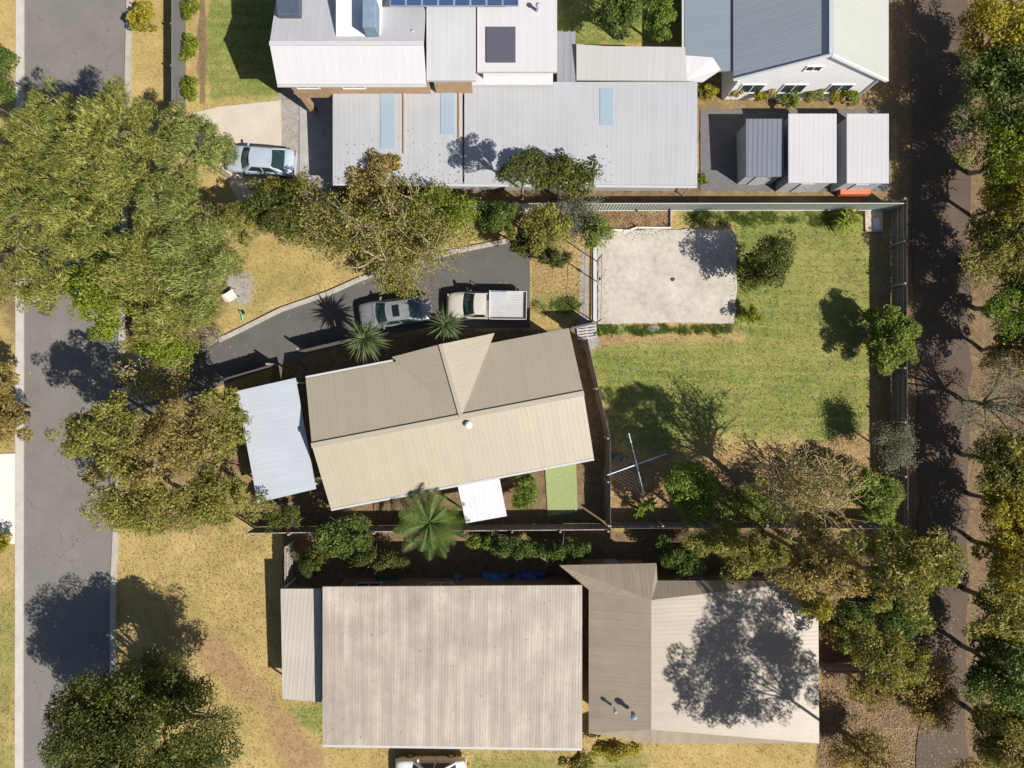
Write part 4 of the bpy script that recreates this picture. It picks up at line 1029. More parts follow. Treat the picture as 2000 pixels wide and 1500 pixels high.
pal('leaf_lime', [(.07, .10, .008), (.13, .17, .014), (.20, .235, .022), (.28, .29, .04)])
pal('leaf_bright', [(.05, .085, .010), (.105, .16, .018), (.185, .25, .03), (.30, .36, .07)])
pal('leaf_dark', [(.025, .036, .007), (.055, .07, .012), (.10, .108, .02), (.18, .17, .04)])
pal('leaf_deep', [(.018, .034, .006), (.038, .06, .010), (.068, .094, .016), (.125, .145, .03)])
pal('leaf_olive', [(.065, .075, .015), (.14, .145, .028), (.22, .21, .045), (.33, .29, .085)])
pal('leaf_brown', [(.085, .065, .022), (.15, .115, .035), (.21, .165, .055), (.29, .225, .09)])
pal('leaf_gold', [(.11, .105, .012), (.20, .18, .018), (.30, .25, .025), (.38, .30, .05)])
pal('leaf_rust', [(.30, .17, .06), (.36, .27, .09), (.34, .31, .10), (.20, .24, .05), (.28, .30, .08)])
pal('leaf_grey', [(.09, .09, .06), (.15, .15, .10), (.22, .215, .16), (.30, .29, .23)])
pal('leaf_palm', [(.035, .07, .012), (.07, .12, .018), (.12, .17, .03), (.19, .22, .05)])
pal('leaf_yucca', [(.035, .06, .025), (.07, .10, .04), (.13, .16, .065), (.24, .25, .10)])

def unit(a): return a / (np.linalg.norm(a, axis=1, keepdims=True) + 1e-9)
def leaf_quads(pos, axis, nrm, ln, wd, bend=.15):
    side = unit(np.cross(axis, nrm)); ln = ln[:, None]; wd = wd[:, None]
    a = pos - axis * ln * .5; c = pos + axis * ln * .5 - nrm * ln * bend
    mid = pos + nrm * ln * bend * .4
    V = np.stack([a, mid + side * wd * .5, c, mid - side * wd * .5], 1).reshape(-1, 3)
    F = np.arange(len(V)).reshape(-1, 4); return V, F
def crown_points(rng, c, R, ncl, lump=.3, low=-.35):
    """clump centres on an uneven shell"""
    c = np.array(c); R = np.array(R)
    d = unit(rng.normal(size=(ncl * 4, 3))); d = d[d[:, 2] > low][:ncl]
    rr = rng.uniform(.35, 1.0, len(d)) ** .6 * .80
    lum = 1 + 1.25 * lump * np.sin(d[:, 0] * 3.1 + rng.uniform(0, 6)) * np.cos(d[:, 1] * 2.7 + rng.uniform(0, 6)) + rng.normal(0, .08, len(d))
    return c + d * R * (rr * lum)[:, None], d
def crown_mesh(rng, c, R, n, ln, wd, ncl=40, cl=.30, lump=.3, low=-.35, up=.5, wind=None, bend=.15, fill=1.0):
    cc, cd = crown_points(rng, c, R, ncl, lump, low)
    rm = (R[0] + R[1]) / 2
    cr = rm * cl * rng.uniform(.65, 1.5, len(cc))
    w = cr ** 2; idx = rng.choice(len(cc), n, p=w / w.sum())
    d = unit(rng.normal(size=(n, 3))); d[:, 2] = np.abs(d[:, 2]) * .9 + d[:, 2] * .1
    r = rng.uniform(.25, 1, n) ** .45
    sq = np.array([1, 1, .75])
    pos = cc[idx] + d * sq * (cr[idx] * r)[:, None]
    nf = n // 11; df = unit(rng.normal(size=(nf, 3))); df[:, 2] = np.abs(df[:, 2])       # loose leaves through the inside
    pos[:nf] = np.array(c) + df * np.array(R) * (.82 * rng.random(nf) ** .4)[:, None]
    out = unit(d + np.array([0, 0, up]) + rng.normal(0, .55, (n, 3)))
    if wind is not None:
        ax = unit(np.array(wind) + rng.normal(0, .45, (n, 3)) + cd[idx] * .5)
    else:
        ax = unit(rng.normal(size=(n, 3)) + d * .6)
    out = unit(out - ax * (out * ax).sum(1, keepdims=True))
    sz = (.72 + .6 * rng.random(len(cc)))[idx]; L = ln * sz * rng.uniform(.55, 1.4, n); Wd = wd * sz * rng.uniform(.7, 1.35, n)
    V, F = leaf_quads(pos, ax, out, L, Wd, bend)
    V[:, 2] = np.maximum(V[:, 2], .02)
    return V, F, cc
def limbs(rng, base, c, R, cc, rt, nb=10, wig=.12):
    """tapered trunk and bent limbs to some of the clumps"""
    m = MB(); base = Vector(base); c = Vector(c)
    fork = Vector((base.x + (c.x - base.x) * .4, base.y + (c.y - base.y) * .4, max(.25, c.z - R[2] * .75)))
    m.tube([base - Vector((0, 0, .1)), base.lerp(fork, .5) + Vector((rng.normal(0, wig), rng.normal(0, wig), 0)) * .5, fork], [rt * 1.25, rt, rt * .85], 8)
    for k in rng.choice(len(cc), min(nb, len(cc)), replace=False):
        e_ = Vector(cc[k]); L = (e_ - fork).length
        a = fork.lerp(e_, .35) + Vector((rng.normal(0, wig * L * .3), rng.normal(0, wig * L * .3), .1 * L)); b_ = fork.lerp(e_, .7) + Vector((rng.normal(0, wig * L * .3), rng.normal(0, wig * L * .3), .06 * L))
        m.tube([fork, a, b_, e_], [rt * .6, rt * .42, rt * .26, rt * .1], 5)
        for _ in range(2):
            e2 = b_ + Vector(rng.normal(0, .25 * L, 3)); m.tube([b_, b_.lerp(e2, .5) + Vector((0, 0, .05 * L)), e2], [rt * .2, rt * .13, rt * .05], 4)
    return m
STY = {  # leaf palette, length, width, leaves per m2 of plan, clump count factor, clump size, extra
 'feather': ('leaf_feather', .34, .058, 360, 1.6, .22, dict(wind=(-.75, .35, -.25), bend=.25, lump=.38)),
 'feather_cool': ('leaf_feather_cool', .34, .058, 360, 1.6, .22, dict(wind=(-.85, .15, -.25), bend=.25, lump=.38)),
 'spray': ('leaf_spray', .30, .075, 300, 1.3, .24, dict(lump=.35, up=.9)),
 'lime': ('leaf_lime', .19, .10, 330, 1.3, .25, {}),
 'bright': ('leaf_bright', .21, .095, 330, 1.3, .25, {}),
 'dark': ('leaf_dark', .19, .10, 340, 1.4, .24, {}),
 'deep': ('leaf_deep', .21, .11, 330, 1.3, .25, {}),
 'olive': ('leaf_olive', .21, .095, 330, 1.4, .24, dict(lump=.4)),
 'brown': ('leaf_brown', .21, .09, 320, 1.5, .22, dict(lump=.45)),
 'gold': ('leaf_gold', .22, .11, 310, 1.2, .26, dict(lump=.35)),
 'grey': ('leaf_grey', .16, .05, 190, 1.3, .22, dict(lump=.4)),
 'rust': ('leaf_rust', .20, .11, 150, 1.6, .18, dict(lump=.4)),
}
SEED = [100]
def tree(name, label, cat, px, py, z, rpx, style, ry=None, rz=None, group=None, dens=1.0, lean=(0, 0), trunk_r=None, bark='bark', nb=15, clump=None, lump=None, low=None):
    """px,py = where the crown's middle (height z) is seen; the trunk stands under it (plus lean, m)"""
    SEED[0] += 1; rng = np.random.default_rng(SEED[0])
    c = P(px, py, z); k = (1 - z / H) / PPM; R = [rpx * k, (ry or rpx) * k, 0]
    R[2] = rz if rz else min(z * .92, .80 * (R[0] + R[1]) / 2 + .2)
    base = Vector((c.x + lean[0], c.y + lean[1], 0))
    root = thing(name, label, cat, base, group)
    p_, ln, wd, den, ncf, cl, kw = STY[style]
    if clump: cl = clump
    if lump is not None: kw = dict(kw, lump=lump)
    if low is not None: kw = dict(kw, low=low)
    area = math.pi * R[0] * R[1]; n = int(min(64000, max(1000, den * area * dens * (2.4 if area < 8 else 1.75))))
    sc = .66 if area < 8 else .85
    ncl = int(max(14, min(150, ncf * (14 + area * 1.6))))
    V, F, cc = crown_mesh(rng, c, R, n, ln * sc, wd * sc, ncl, cl * (1 if area < 12 else .8 if area < 40 else .62), **kw)
    mesh_np('crown', V, F, MT[p_], root)
    rt = trunk_r or .035 + .022 * math.sqrt(area)
    limbs(rng, base, c, R, cc, rt, nb).build('trunk', MT[bark], root, smooth=True, sharp=60)
    return root
def twiggy(name, label, cat, px, py, z, rpx, style, ntw=140, ry=None, bark='twig', leaf=1.0, lean=(0, 0), group=None, base=None, arch=.3, rt=.07, rz=None, per=14, thin=1.0):
    """open crown: many bent bare twigs with scattered leaves at their ends"""
    SEED[0] += 1; rng = np.random.default_rng(SEED[0])
    c = P(px, py, z); k = (1 - z / H) / PPM; R = np.array([rpx * k, (ry or rpx) * k, rz or max(.5, min(z * .8, rpx * k * .7))])
    b0 = base if base is not None else Vector((c.x + lean[0], c.y + lean[1], 0))
    root = thing(name, label, cat, b0, group)
    m = MB(); tips = []
    nb = max(5, ntw // 14); fork = Vector((b0.x * .8 + c.x * .2, b0.y * .8 + c.y * .2, max(.15, (z - R[2]) * .7)))
    m.tube([b0 - Vector((0, 0, .1)), fork], [rt * 1.3, rt], 7)
    for i in range(nb):
        a = 2 * math.pi * (i + rng.uniform(-.3, .3)) / nb; f = rng.uniform(.35, .9)
        e_ = Vector((c.x + math.cos(a) * R[0] * f, c.y + math.sin(a) * R[1] * f, z + R[2] * rng.uniform(-.3, .8)))
        L = (e_ - fork).length
        mid = fork.lerp(e_, .5) + Vector((rng.normal(0, .06) * L, rng.normal(0, .06) * L, arch * L * .4))
        path = [fork, fork.lerp(mid, .5) + Vector((0, 0, .05 * L)), mid, mid.lerp(e_, .5) + Vector((rng.normal(0, .04) * L, rng.normal(0, .04) * L, .03 * L)), e_]
        m.tube(path, [rt * .55, rt * .42, rt * .32, rt * .2, rt * .1], 5)
        for j in range(per):
            t_ = rng.uniform(.25, 1.0); q_ = path[min(3, int(t_ * 4))].lerp(path[min(4, int(t_ * 4) + 1)], t_ * 4 % 1 if t_ < 1 else 0)
            d = Vector(rng.normal(0, 1, 3)); d = (d.normalized() + (e_ - fork).normalized() * .9 + Vector((0, 0, .25))).normalized()
            l2 = L * rng.uniform(.18, .5); e2 = q_ + d * l2 + Vector((0, 0, -arch * .35 * l2))
            r0 = rt * rng.uniform(.10, .22) * thin
            mm = q_.lerp(e2, .5) + Vector((rng.normal(0, .08) * l2, rng.normal(0, .08) * l2, arch * .3 * l2))
            m.tube([q_, mm, e2], [r0, r0 * .75, r0 * .35], 4); tips += [e2, mm]
            for _ in range(2):
                d3 = (Vector(rng.normal(0, 1, 3)).normalized() + d).normalized(); e3 = mm + d3 * l2 * .55
                m.tube([mm, e3], [r0 * .5, r0 * .25], 3); tips.append(e3)
    m.build('trunk', MT[bark], root)
    tp = np.array([tuple(p) for p in tips]); n = int(len(tp) * 9 * leaf)
    if n > 0:
        p_, ln, wd = STY[style][:3]
        idx = rng.integers(0, len(tp), n); pos = tp[idx] + rng.normal(0, .17, (n, 3))
        ax = unit(rng.normal(size=(n, 3))); nr = unit(rng.normal(0, .7, (n, 3)) + np.array([0, 0, .9])); nr = unit(nr - ax * (nr * ax).sum(1, keepdims=True))
        V, F = leaf_quads(pos, ax, nr, ln * .8 * rng.uniform(.6, 1.3, n), wd * .9 * rng.uniform(.7, 1.3, n))
        V[:, 2] = np.maximum(V[:, 2], .03)
        mesh_np('crown', V, F, MT[p_], root)
    return root
def blade_strip(m, p0, d, L, w, droop, up, seg=4, fold=.25):
    """one strap leaf: a folded, drooping tapered strip"""
    d = Vector(d).normalized(); s_ = Vector((-d.y, d.x, 0)).normalized(); pts = []
    for i in range(seg + 1):
        t_ = i / seg; ww = w * (1 - t_) ** .7 * (.55 + 1.0 * min(1, t_ * 3)) if i < seg else .003
        ctr = p0 + d * (L * t_ * math.cos(up)) + Vector((0, 0, L * t_ * math.sin(up) - droop * L * t_ * t_))
        pts.append((ctr - s_ * ww / 2 + Vector((0, 0, fold * ww)), ctr, ctr + s_ * ww / 2 + Vector((0, 0, fold * ww))))
    vs = [p for tr in pts for p in tr]; fs = []
    for i in range(seg):
        a = i * 3; fs += [(a, a + 1, a + 4, a + 3), (a + 1, a + 2, a + 5, a + 4)]
    m.add(vs, fs)
def yucca(label, px, py, z, n=80, L=1.1, w=.07, heads=1, group=None, name='yucca', cat='yucca', mat='leaf_yucca', droop=.35):
    SEED[0] += 1; rng = np.random.default_rng(SEED[0]); c = P(px, py, z); b0 = Vector((c.x, c.y, 0))
    root = thing(name, label, cat, b0, group)
    m = MB()
    for h_ in range(heads):
        hd = c + Vector((rng.normal(0, .25), rng.normal(0, .25), rng.uniform(-.3, .1))) * (heads > 1)
        for i in range(n):
            a = rng.uniform(0, 2 * math.pi); u = rng.uniform(-.35, 1.25)
            blade_strip(m, hd + Vector((0, 0, rng.uniform(-.2, .1))), (math.cos(a), math.sin(a), 0), L * rng.uniform(.55, 1.18), w * rng.uniform(.7, 1.2), droop * rng.uniform(.2, 1.9), u)
    m.build('crown', MT[mat], root)
    t_ = MB(); t_.tube([b0, b0.lerp(c, .5) + Vector((.05, .04, 0)), c], [.13, .11, .09], 9); t_.build('trunk', MT['bark'], root)
    return root
def palm(label, px, py, z, n=24, L=2.2):
    SEED[0] += 1; rng = np.random.default_rng(SEED[0]); c = P(px, py, z); b0 = Vector((c.x, c.y, 0)); root = thing('palm_tree', label, 'palm', b0)
    m = MB()
    for i in range(n):
        a = 2 * math.pi * i / n + rng.uniform(-.15, .15); u = rng.uniform(.05, .9); Lf = L * rng.uniform(.8, 1.15); dr = rng.uniform(.35, .7)
        d = Vector((math.cos(a), math.sin(a), 0)); s_ = Vector((-d.y, d.x, 0)); rach = []
        for k in range(9):
            t_ = k / 8; rach.append(c + d * (Lf * t_ * math.cos(u)) + Vector((0, 0, Lf * (t_ * math.sin(u) - dr * t_ * t_))))
        m.tube(rach, [.025 - .002 * k for k in range(9)], 4)
        for k in range(1, 33):
            t_ = k / 33; j = min(7, int(t_ * 8)); q_ = rach[j].lerp(rach[j + 1], t_ * 8 - j); ll = .62 * math.sin(math.pi * (.15 + .8 * t_))
            for sg in (-1, 1):
                dd = (s_ * sg + d * .7).normalized(); e_ = q_ + dd * ll + Vector((0, 0, -.16 * ll + rng.normal(0, .03)))
                wv = d * .028; m.face([q_ - wv, e_, q_ + wv + Vector((0, 0, .012))])
    m.build('crown', MT['leaf_palm'], root)
    t_ = MB(); t_.tube([b0, b0.lerp(c, .5), c], [.2, .15, .13], 10); t_.build('trunk', MT['bark'], root)
    return root

T = tree
# ---- feathery stand, left
T('feathery_tree', 'tall feathery tree over the road, leftmost of the topmost feathery crowns', 'tree', 105, 265, 6.0, 92, 'feather', ry=95)
T('feathery_tree', 'big feathery tree between the shaded road edge and the pale concrete driveway', 'tree', 222, 300, 6.6, 112, 'feather', ry=115)
T('feathery_tree', 'smaller feathery tree reaching towards the pale blue car on the driveway', 'tree', 372, 290, 5.2, 82, 'feather_cool', ry=78)
T('feathery_tree', 'feathery tree at the far left edge, halfway up the photo', 'tree', 32, 400, 5.5, 92, 'feather', ry=95)
T('feathery_tree', 'feathery tree filling the middle of the left stand, above the road shadow', 'tree', 150, 430, 6.2, 105, 'feather', ry=105)
T('feathery_tree', 'feathery tree overhanging the left end of the corrugated fence', 'tree', 330, 395, 5.2, 88, 'feather_cool', ry=72)
T('feathery_tree', 'feathery tree with pale green windswept foliage, over the block near the pale garden seat', 'tree', 385, 505, 5.0, 102, 'feather_cool', ry=104, dens=1.15)
T('feathery_tree', 'feathery tree with grey gaps in its crown, left of the windswept one above the block', 'tree', 282, 520, 5.6, 84, 'feather', ry=100)
T('feathery_tree', 'feathery tree at the lower left of the stand, hanging over the dark shaded road', 'tree', 205, 572, 5.0, 72, 'lime', ry=85)
T('feathery_tree', 'lowest feathery tree of the stand, beside the grassy strip and the kerb', 'tree', 340, 610, 4.2, 92, 'feather', ry=70, dens=1.1)
T('feathery_tree', 'feathery tree at the left frame edge just above the sunlit verge', 'tree', 75, 540, 5.0, 80, 'feather', ry=75)
T('green_bush', 'dense fresh green bush at the mouth of the driveway, below the feathery trees', 'bush', 325, 678, 2.6, 78, 'lime', ry=38)
twiggy('autumn_shrub', 'straggly shrub with yellow and rusty leaves in the pointed lower left corner of the block', 'shrub', 318, 738, 2.0, 78, 'rust', 110, ry=46, leaf=.75, bark='twig_grey')
twiggy('grey_shrub', 'small grey bare shrub beside the driveway mouth, right of the fresh green bush', 'shrub', 412, 660, 1.2, 32, 'grey', 70, ry=36, leaf=.3, bark='twig_grey', rt=.04)
# ---- along the top of the block
T('olive_tree', 'dark dense olive coloured tree just right of the feathery stand', 'tree', 545, 425, 3.6, 70, 'dark', ry=45, dens=.9)
T('olive_tree', 'mid green bushy tree between the dark dense tree and the twiggy ones', 'tree', 480, 430, 3.4, 40, 'olive', ry=46)
twiggy('twiggy_tree', 'open twiggy tree with brown branches above the grassy strip', 'tree', 650, 436, 3.6, 82, 'olive', 210, ry=50, leaf=1.0, arch=.15, thin=1.5)
twiggy('twiggy_tree', 'largest open twiggy tree, its leafy branches hanging over the driveway', 'tree', 790, 475, 4.4, 112, 'olive', 320, ry=98, leaf=.95, arch=.15, rt=.11, thin=1.4)
twiggy('twiggy_tree', 'open twiggy tree against the fence with yellow green tips, right of the largest one', 'tree', 862, 425, 3.4, 66, 'lime', 160, ry=48, leaf=1.6, arch=.15)
T('olive_bush', 'yellow green leaf clump drooping over the roof of the silver sedan', 'bush', 775, 555, 3.2, 46, 'olive', ry=26, dens=.75, lean=(.8, 1.6), rz=.6)
T('olive_bush', 'grey green bush under the twiggy trees by the fence', 'bush', 720, 425, 2.4, 60, 'olive', ry=36, dens=.8)
T('dark_tree', 'very dark shady tree in the corner above the end of the driveway', 'tree', 975, 425, 3.0, 52, 'deep', ry=40)
T('conifer_bush', 'tall olive green conifer at the end of the asphalt driveway', 'conifer', 1058, 447, 3.4, 54, 'olive', ry=52, dens=1.2)
T('conifer_bush', 'lower spreading lobe of green foliage beside the tall conifer, over the driveway corner', 'conifer', 1018, 470, 2.4, 34, 'dark', ry=36)
T('round_bush', 'small round dark green bush on the dry grass near the wire fence', 'bush', 1083, 500, 1.3, 34, 'dark', ry=28, dens=1.3)
twiggy('bare_shrub', 'grey leafless shrub against the corrugated fence beside the mulch bed', 'shrub', 1132, 430, 1.9, 46, 'grey', 230, ry=40, leaf=.9, bark='twig_grey', rt=.05, thin=1.3)
T('lime_shrub', 'lime green shrub growing over the upper left corner of the slab', 'shrub', 1166, 452, 2.2, 33, 'spray', ry=46, dens=.6)
# ---- back lawn
T('round_tree', 'small round dark olive tree casting its shadow across the corner of the slab', 'tree', 1496, 511, 2.75, 49, 'dark', ry=57, dens=1.6, nb=12, rz=2.65, lump=.14, clump=.30, low=-.9)
T('lawn_shrub', 'little lime green shrub at the lower right corner of the slab', 'shrub', 1463, 615, .8, 25, 'lime', ry=22)
T('fence_tree', 'bright green leafy tree leaning over the right hand paling fence', 'tree', 1734, 660, 2.0, 48, 'spray', ry=80, dens=1.5, rz=1.9, low=-.95)
twiggy('fence_shrub', 'sparse grey green shrub against the lower part of the right paling fence', 'shrub', 1747, 872, 2.6, 36, 'grey', 130, ry=50, leaf=1.8, bark='twig_grey', rt=.045)
T('feather_bush', 'bright yellow green feathery bush in the lower right corner of the lawn', 'bush', 1708, 968, 2.2, 58, 'spray', ry=56, dens=1.3)
twiggy('bare_shrub', 'large tan shrub of arching bare branches left of the feathery corner bush', 'shrub', 1592, 956, 1.9, 68, 'lime', 230, ry=66, leaf=.22, arch=.6, rt=.11, thin=2.0, per=8)
twiggy('straggly_shrub', 'low straggly shrub with yellowish leaves on the bare soil, left of the arching tan shrub', 'shrub', 1480, 980, 1.4, 84, 'spray', 170, ry=40, leaf=.7, rt=.05, bark='twig')
twiggy('tall_sparse_tree', 'tall thin sparse tree throwing a branching shadow over the lawn', 'tree', 1582, 955, 6.0, 90, 'olive', 200, ry=82, leaf=.42, per=11, thin=1.3, base=P(1452, 947), rt=.17, arch=.1)
T('green_tree', 'dense deep green tree beside the clothesline in the lower left of the lawn', 'tree', 1345, 952, 3.4, 56, 'bright', ry=70, dens=1.1)
T('tall_leafy_tree', 'tall leafy tree behind the lower paling fence whose dappled shade covers the clothesline', 'tree', 1402, 1050, 4.9, 70, 'olive', ry=38, dens=1.1, rz=1.6)
yucca('clump of broad light green leaves below the clothesline', 1262, 992, .9, 60, .6, .10, 2, name='leafy_plant', cat='plant', mat='leaf_bright')
yucca('broad leaved plant with yellow tips against the top fence at the right of the lawn', 1658, 422, 1.0, 70, .85, .13, 3, name='strap_leaf_plant', cat='plant', mat='leaf_lime', droop=.6)
yucca('tiny bright green weed at the corner of the timber pallet', 1171, 650, .2, 16, .38, .14, 1, name='weed', cat='weed', mat='leaf_bright', droop=.3)
yucca('spiky yucca below the driveway whose round spiked shadow falls ahead of the silver sedan', 712, 662, 3.6, 240, 1.45, .08, 1)
yucca('spiky yucca between the silver sedan and the white utility truck', 872, 634, 3.5, 170, 1.25, .075, 1)
#T('round_bush', 'soft grey green bush against the upper wall of the tan house', 'bush', 718, 684, 2.2, 38, 'bright', ry=28)
# ---- garden between the houses, left and below
T('yellow_brown_tree', 'wide olive tree with drying leaves hanging over the road below the driveway mouth', 'tree', 205, 848, 7.0, 100, 'olive', ry=72, dens=.85)
T('yellow_brown_tree', 'brownish tree in the middle of the front garden, right of the wide olive one', 'tree', 335, 872, 6.2, 112, 'brown', ry=88, dens=.8)
T('yellow_brown_tree', 'thin olive tree shading the pale blue carport roof', 'tree', 440, 830, 4.6, 72, 'olive', ry=70, dens=.7)
T('yellow_brown_tree', 'lower brown green tree over the edge of the dry front lawn', 'tree', 290, 985, 4.6, 115, 'olive', ry=72, dens=.75)
T('yellow_brown_tree', 'olive tree beside the lower left corner of the pale blue carport', 'tree', 425, 970, 4.2, 78, 'olive', ry=68, dens=.85)
T('rust_bush', 'rusty orange bush showing through the olive trees beside the road', 'bush', 186, 925, 3.0, 28, 'rust', ry=30)
T('garden_bush', 'dark olive bush just below the pale blue carport', 'bush', 548, 1010, 1.8, 44, 'dark', ry=30)
T('garden_bush', 'fresh green bush between the palm and the dark olive bush below the carport', 'bush', 672, 1045, 2.4, 62, 'deep', ry=46)
palm('palm with long arching fronds at the lower side of the tan house', 838, 1020, 3.4, 26, 2.5)
T('round_bush', 'rounded bright lime bush right of the white patio cover', 'bush', 1026, 962, 1.3, 34, 'bright', ry=38)
T('shade_bush', 'low dark bush along the fence above the tan wing of the lower house', 'bush', 1010, 1068, 1.6, 60, 'deep', ry=24)
T('shade_bush', 'yellow green creeper bush under the timber fence right of the palm', 'bush', 945, 1058, 1.0, 48, 'bright', ry=16)
# ---- bottom left and left verge
T('street_tree', 'dense dark green street tree at lower left, its big round shadow over the road', 'tree', 282, 1428, 5.4, 202, 'dark', ry=160, dens=1.5, nb=14, lump=.24)
T('street_tree', 'lighter yellow green lobe of tree at the lower left, above the dense street tree', 'tree', 275, 1345, 5.0, 88, 'lime', ry=52, dens=.6)
T('verge_shrub', 'brownish olive shrub on the left verge beside the white concrete driveway', 'shrub', 8, 800, 2.2, 46, 'brown', ry=100)
T('verge_shrub', 'small yellow green tuft on the left verge below the white concrete driveway', 'shrub', 4, 1050, .8, 22, 'gold', ry=24)
T('verge_tree', 'dark green tree at the upper left frame edge beside the road', 'tree', 5, 150, 3.6, 34, 'deep', ry=70)
for y, lab in ((18, 'topmost lime green shrub in the row along the grey fence'), (98, 'middle lime green shrub in the row along the grey fence'), (172, 'lowest lime green shrub in the row along the grey fence')):
    T('hedge_shrub', lab, 'shrub', 372, y, .8, 20, 'lime', ry=30, group='lime shrubs along the grey fence')
T('verge_shrub', 'yellow shrub on the dry verge left of the grey fence', 'shrub', 280, 35, 1.2, 30, 'gold', ry=38)
# ---- around the houses on top
T('roof_tree', 'dense dark olive tree between the wide grey roof and the corrugated fence', 'tree', 1098, 342, 4.8, 90, 'dark', ry=42, dens=1.2, rz=1.6)
T('roof_tree', 'slim dark tree below the wide grey roof, left of the dense olive one', 'tree', 1022, 336, 6.4, 56, 'dark', ry=36, dens=1.1, rz=1.6)
T('golden_bush', 'long golden brown bush along the lower wall of the wide grey house', 'bush', 735, 352, 2.3, 78, 'brown', ry=48)
T('golden_bush', 'yellow green bush right of the golden brown one, behind the corrugated fence', 'bush', 835, 368, 1.8, 48, 'olive', ry=28)
T('golden_bush', 'low dark green bush beside the pale blue car', 'bush', 560, 372, 1.8, 70, 'olive', ry=24)
T('garden_tree', 'deep green tree on the small lawn behind the wide grey house', 'tree', 1215, 22, 3.0, 66, 'deep', ry=46)
T('garden_tree', 'narrow green tree at the corner of the small lawn, beside the white gabled house', 'tree', 1288, 35, 2.6, 30, 'bright', ry=50)
for x, y, s_ in ((1382, 182, 'gold'), (1436, 178, 'rust'), (1492, 184, 'gold'), (1542, 196, 'bright'), (1588, 186, 'olive'), (1634, 184, 'gold'), (1660, 190, 'lime')):
    T('garden_shrub', 'small yellowish shrub in the garden bed below the white gable wall', 'shrub', x, y, .9, 23, s_, ry=19, group='shrubs below the white gable wall')
T('garden_bush', 'single little green bush at the lower right corner of the wide grey roof', 'bush', 1368, 352, 1.0, 14, 'lime')
# ---- trees along the lane, right
lane_trees = [(1945, 75, 4.6, 75, 'gold', 'topmost yellow green tree on the far side of the lane'),
 (1960, 190, 5.0, 85, 'deep', 'deep green tree beyond the lane, just below the topmost yellow green one'),
 (1965, 300, 4.8, 75, 'lime', 'leafy green tree beyond the lane, level with the sheds'),
 (1962, 395, 4.4, 58, 'gold', 'golden orange tree beyond the lane, level with the top fence corner'),
 (1950, 490, 4.8, 72, 'olive', 'olive tree beyond the lane, level with the round lawn tree'),
 (1975, 590, 4.6, 66, 'bright', 'fresh green tree beyond the lane, level with the bright fence tree'),
 (1978, 680, 4.0, 58, 'brown', 'brownish tree beyond the lane, halfway down the right side'),
 (1950, 790, 4.6, 76, 'grey', 'pale grey green tree beyond the lane, level with the tall branch shadow'),
 (1945, 900, 4.6, 66, 'olive', 'olive green tree beyond the lane, level with the clothesline'),
 (1962, 985, 4.6, 62, 'gold', 'golden green tree beyond the lane, level with the corner bush'),
 (1972, 1085, 4.8, 66, 'gold', 'brightest yellow tree beyond the lane, below the paling fence corner'),
 (1958, 1190, 5.0, 78, 'olive', 'olive coloured tree beyond the lane, level with the top of the tan wing'),
 (1950, 1310, 5.0, 72, 'deep', 'dark green tree beyond the lane, above the lower right corner'),
 (1958, 1440, 4.8, 76, 'olive', 'olive tree in the lower right corner of the photo')]
for x, y, z, r_, s_, lab in lane_trees:
    T('lane_tree', lab, 'tree', x + 12, y, z * .78, r_ * 1.3, s_, group='trees along the far side of the lane', dens=.95)
# ---- bottom right
T('brush_tree', 'tan and gold tree behind the lower fence, left of the others above the tan wing', 'tree', 1480, 1080, 3.4, 80, 'olive', ry=44, dens=.9, rz=1.8)
T('brush_tree', 'large tan brown tree overhanging the upper right corner of the tan wing', 'tree', 1606, 1106, 8.2, 110, 'brown', ry=78, dens=1.0, rz=2.4)
T('brush_tree', 'golden drooping tree at the upper right corner of the tan wing roof', 'tree', 1590, 1175, 4.2, 52, 'gold', ry=32, dens=.7)
T('brush_tree', 'tall dark olive tree between the tan brown tree and the lane', 'tree', 1752, 1102, 12.0, 96, 'olive', ry=90, dens=.7, rz=2.6, lean=(-.6, -1.3))
T('brush_tree', 'green tree beside the lane, right of the tan wing', 'tree', 1765, 1200, 3.6, 52, 'deep', ry=48, dens=.9)
T('tall_brush_tree', 'very tall tree beyond the lower right corner, its broken shadow lying over the tan wing', 'tree', 1956, 1700, 13.0, 205, 'brown', ry=195, rz=2.6, dens=.8, nb=12, trunk_r=.1, lean=(1.5, -2))
T('tall_brush_tree', 'tall dark tree right of the tan wing, above the pale fence in the brush', 'tree', 1716, 1278, 6.2, 56, 'olive', ry=62, dens=.8, nb=12)
twiggy('brush_shrub', 'brown straggly shrub in the brush at the lower right, beside the lane', 'shrub', 1820, 1365, 2.0, 60, 'brown', 130, ry=70, leaf=1.5)
twiggy('brush_shrub', 'brown straggly shrub at the bottom edge right of the tan wing', 'shrub', 1680, 1468, 1.8, 66, 'brown', 130, ry=44, leaf=1.5)
T('shade_bush', 'dark green bush between the lower fence and the notch of the tan wing', 'bush', 1330, 1088, 1.8, 62, 'deep', ry=34)
T('shade_bush', 'long dark bush filling the corner above the deeper blue tarp', 'bush', 1105, 1072, 1.5, 58, 'deep', ry=28)
T('shade_bush', 'dark olive bush behind the timber fence, above the green covered heap', 'bush', 742, 1092, 1.4, 66, 'dark', ry=26)
T('shade_bush', 'dark bush beside the short fence return above the verandah roof', 'bush', 612, 1098, 1.6, 40, 'dark', ry=34)
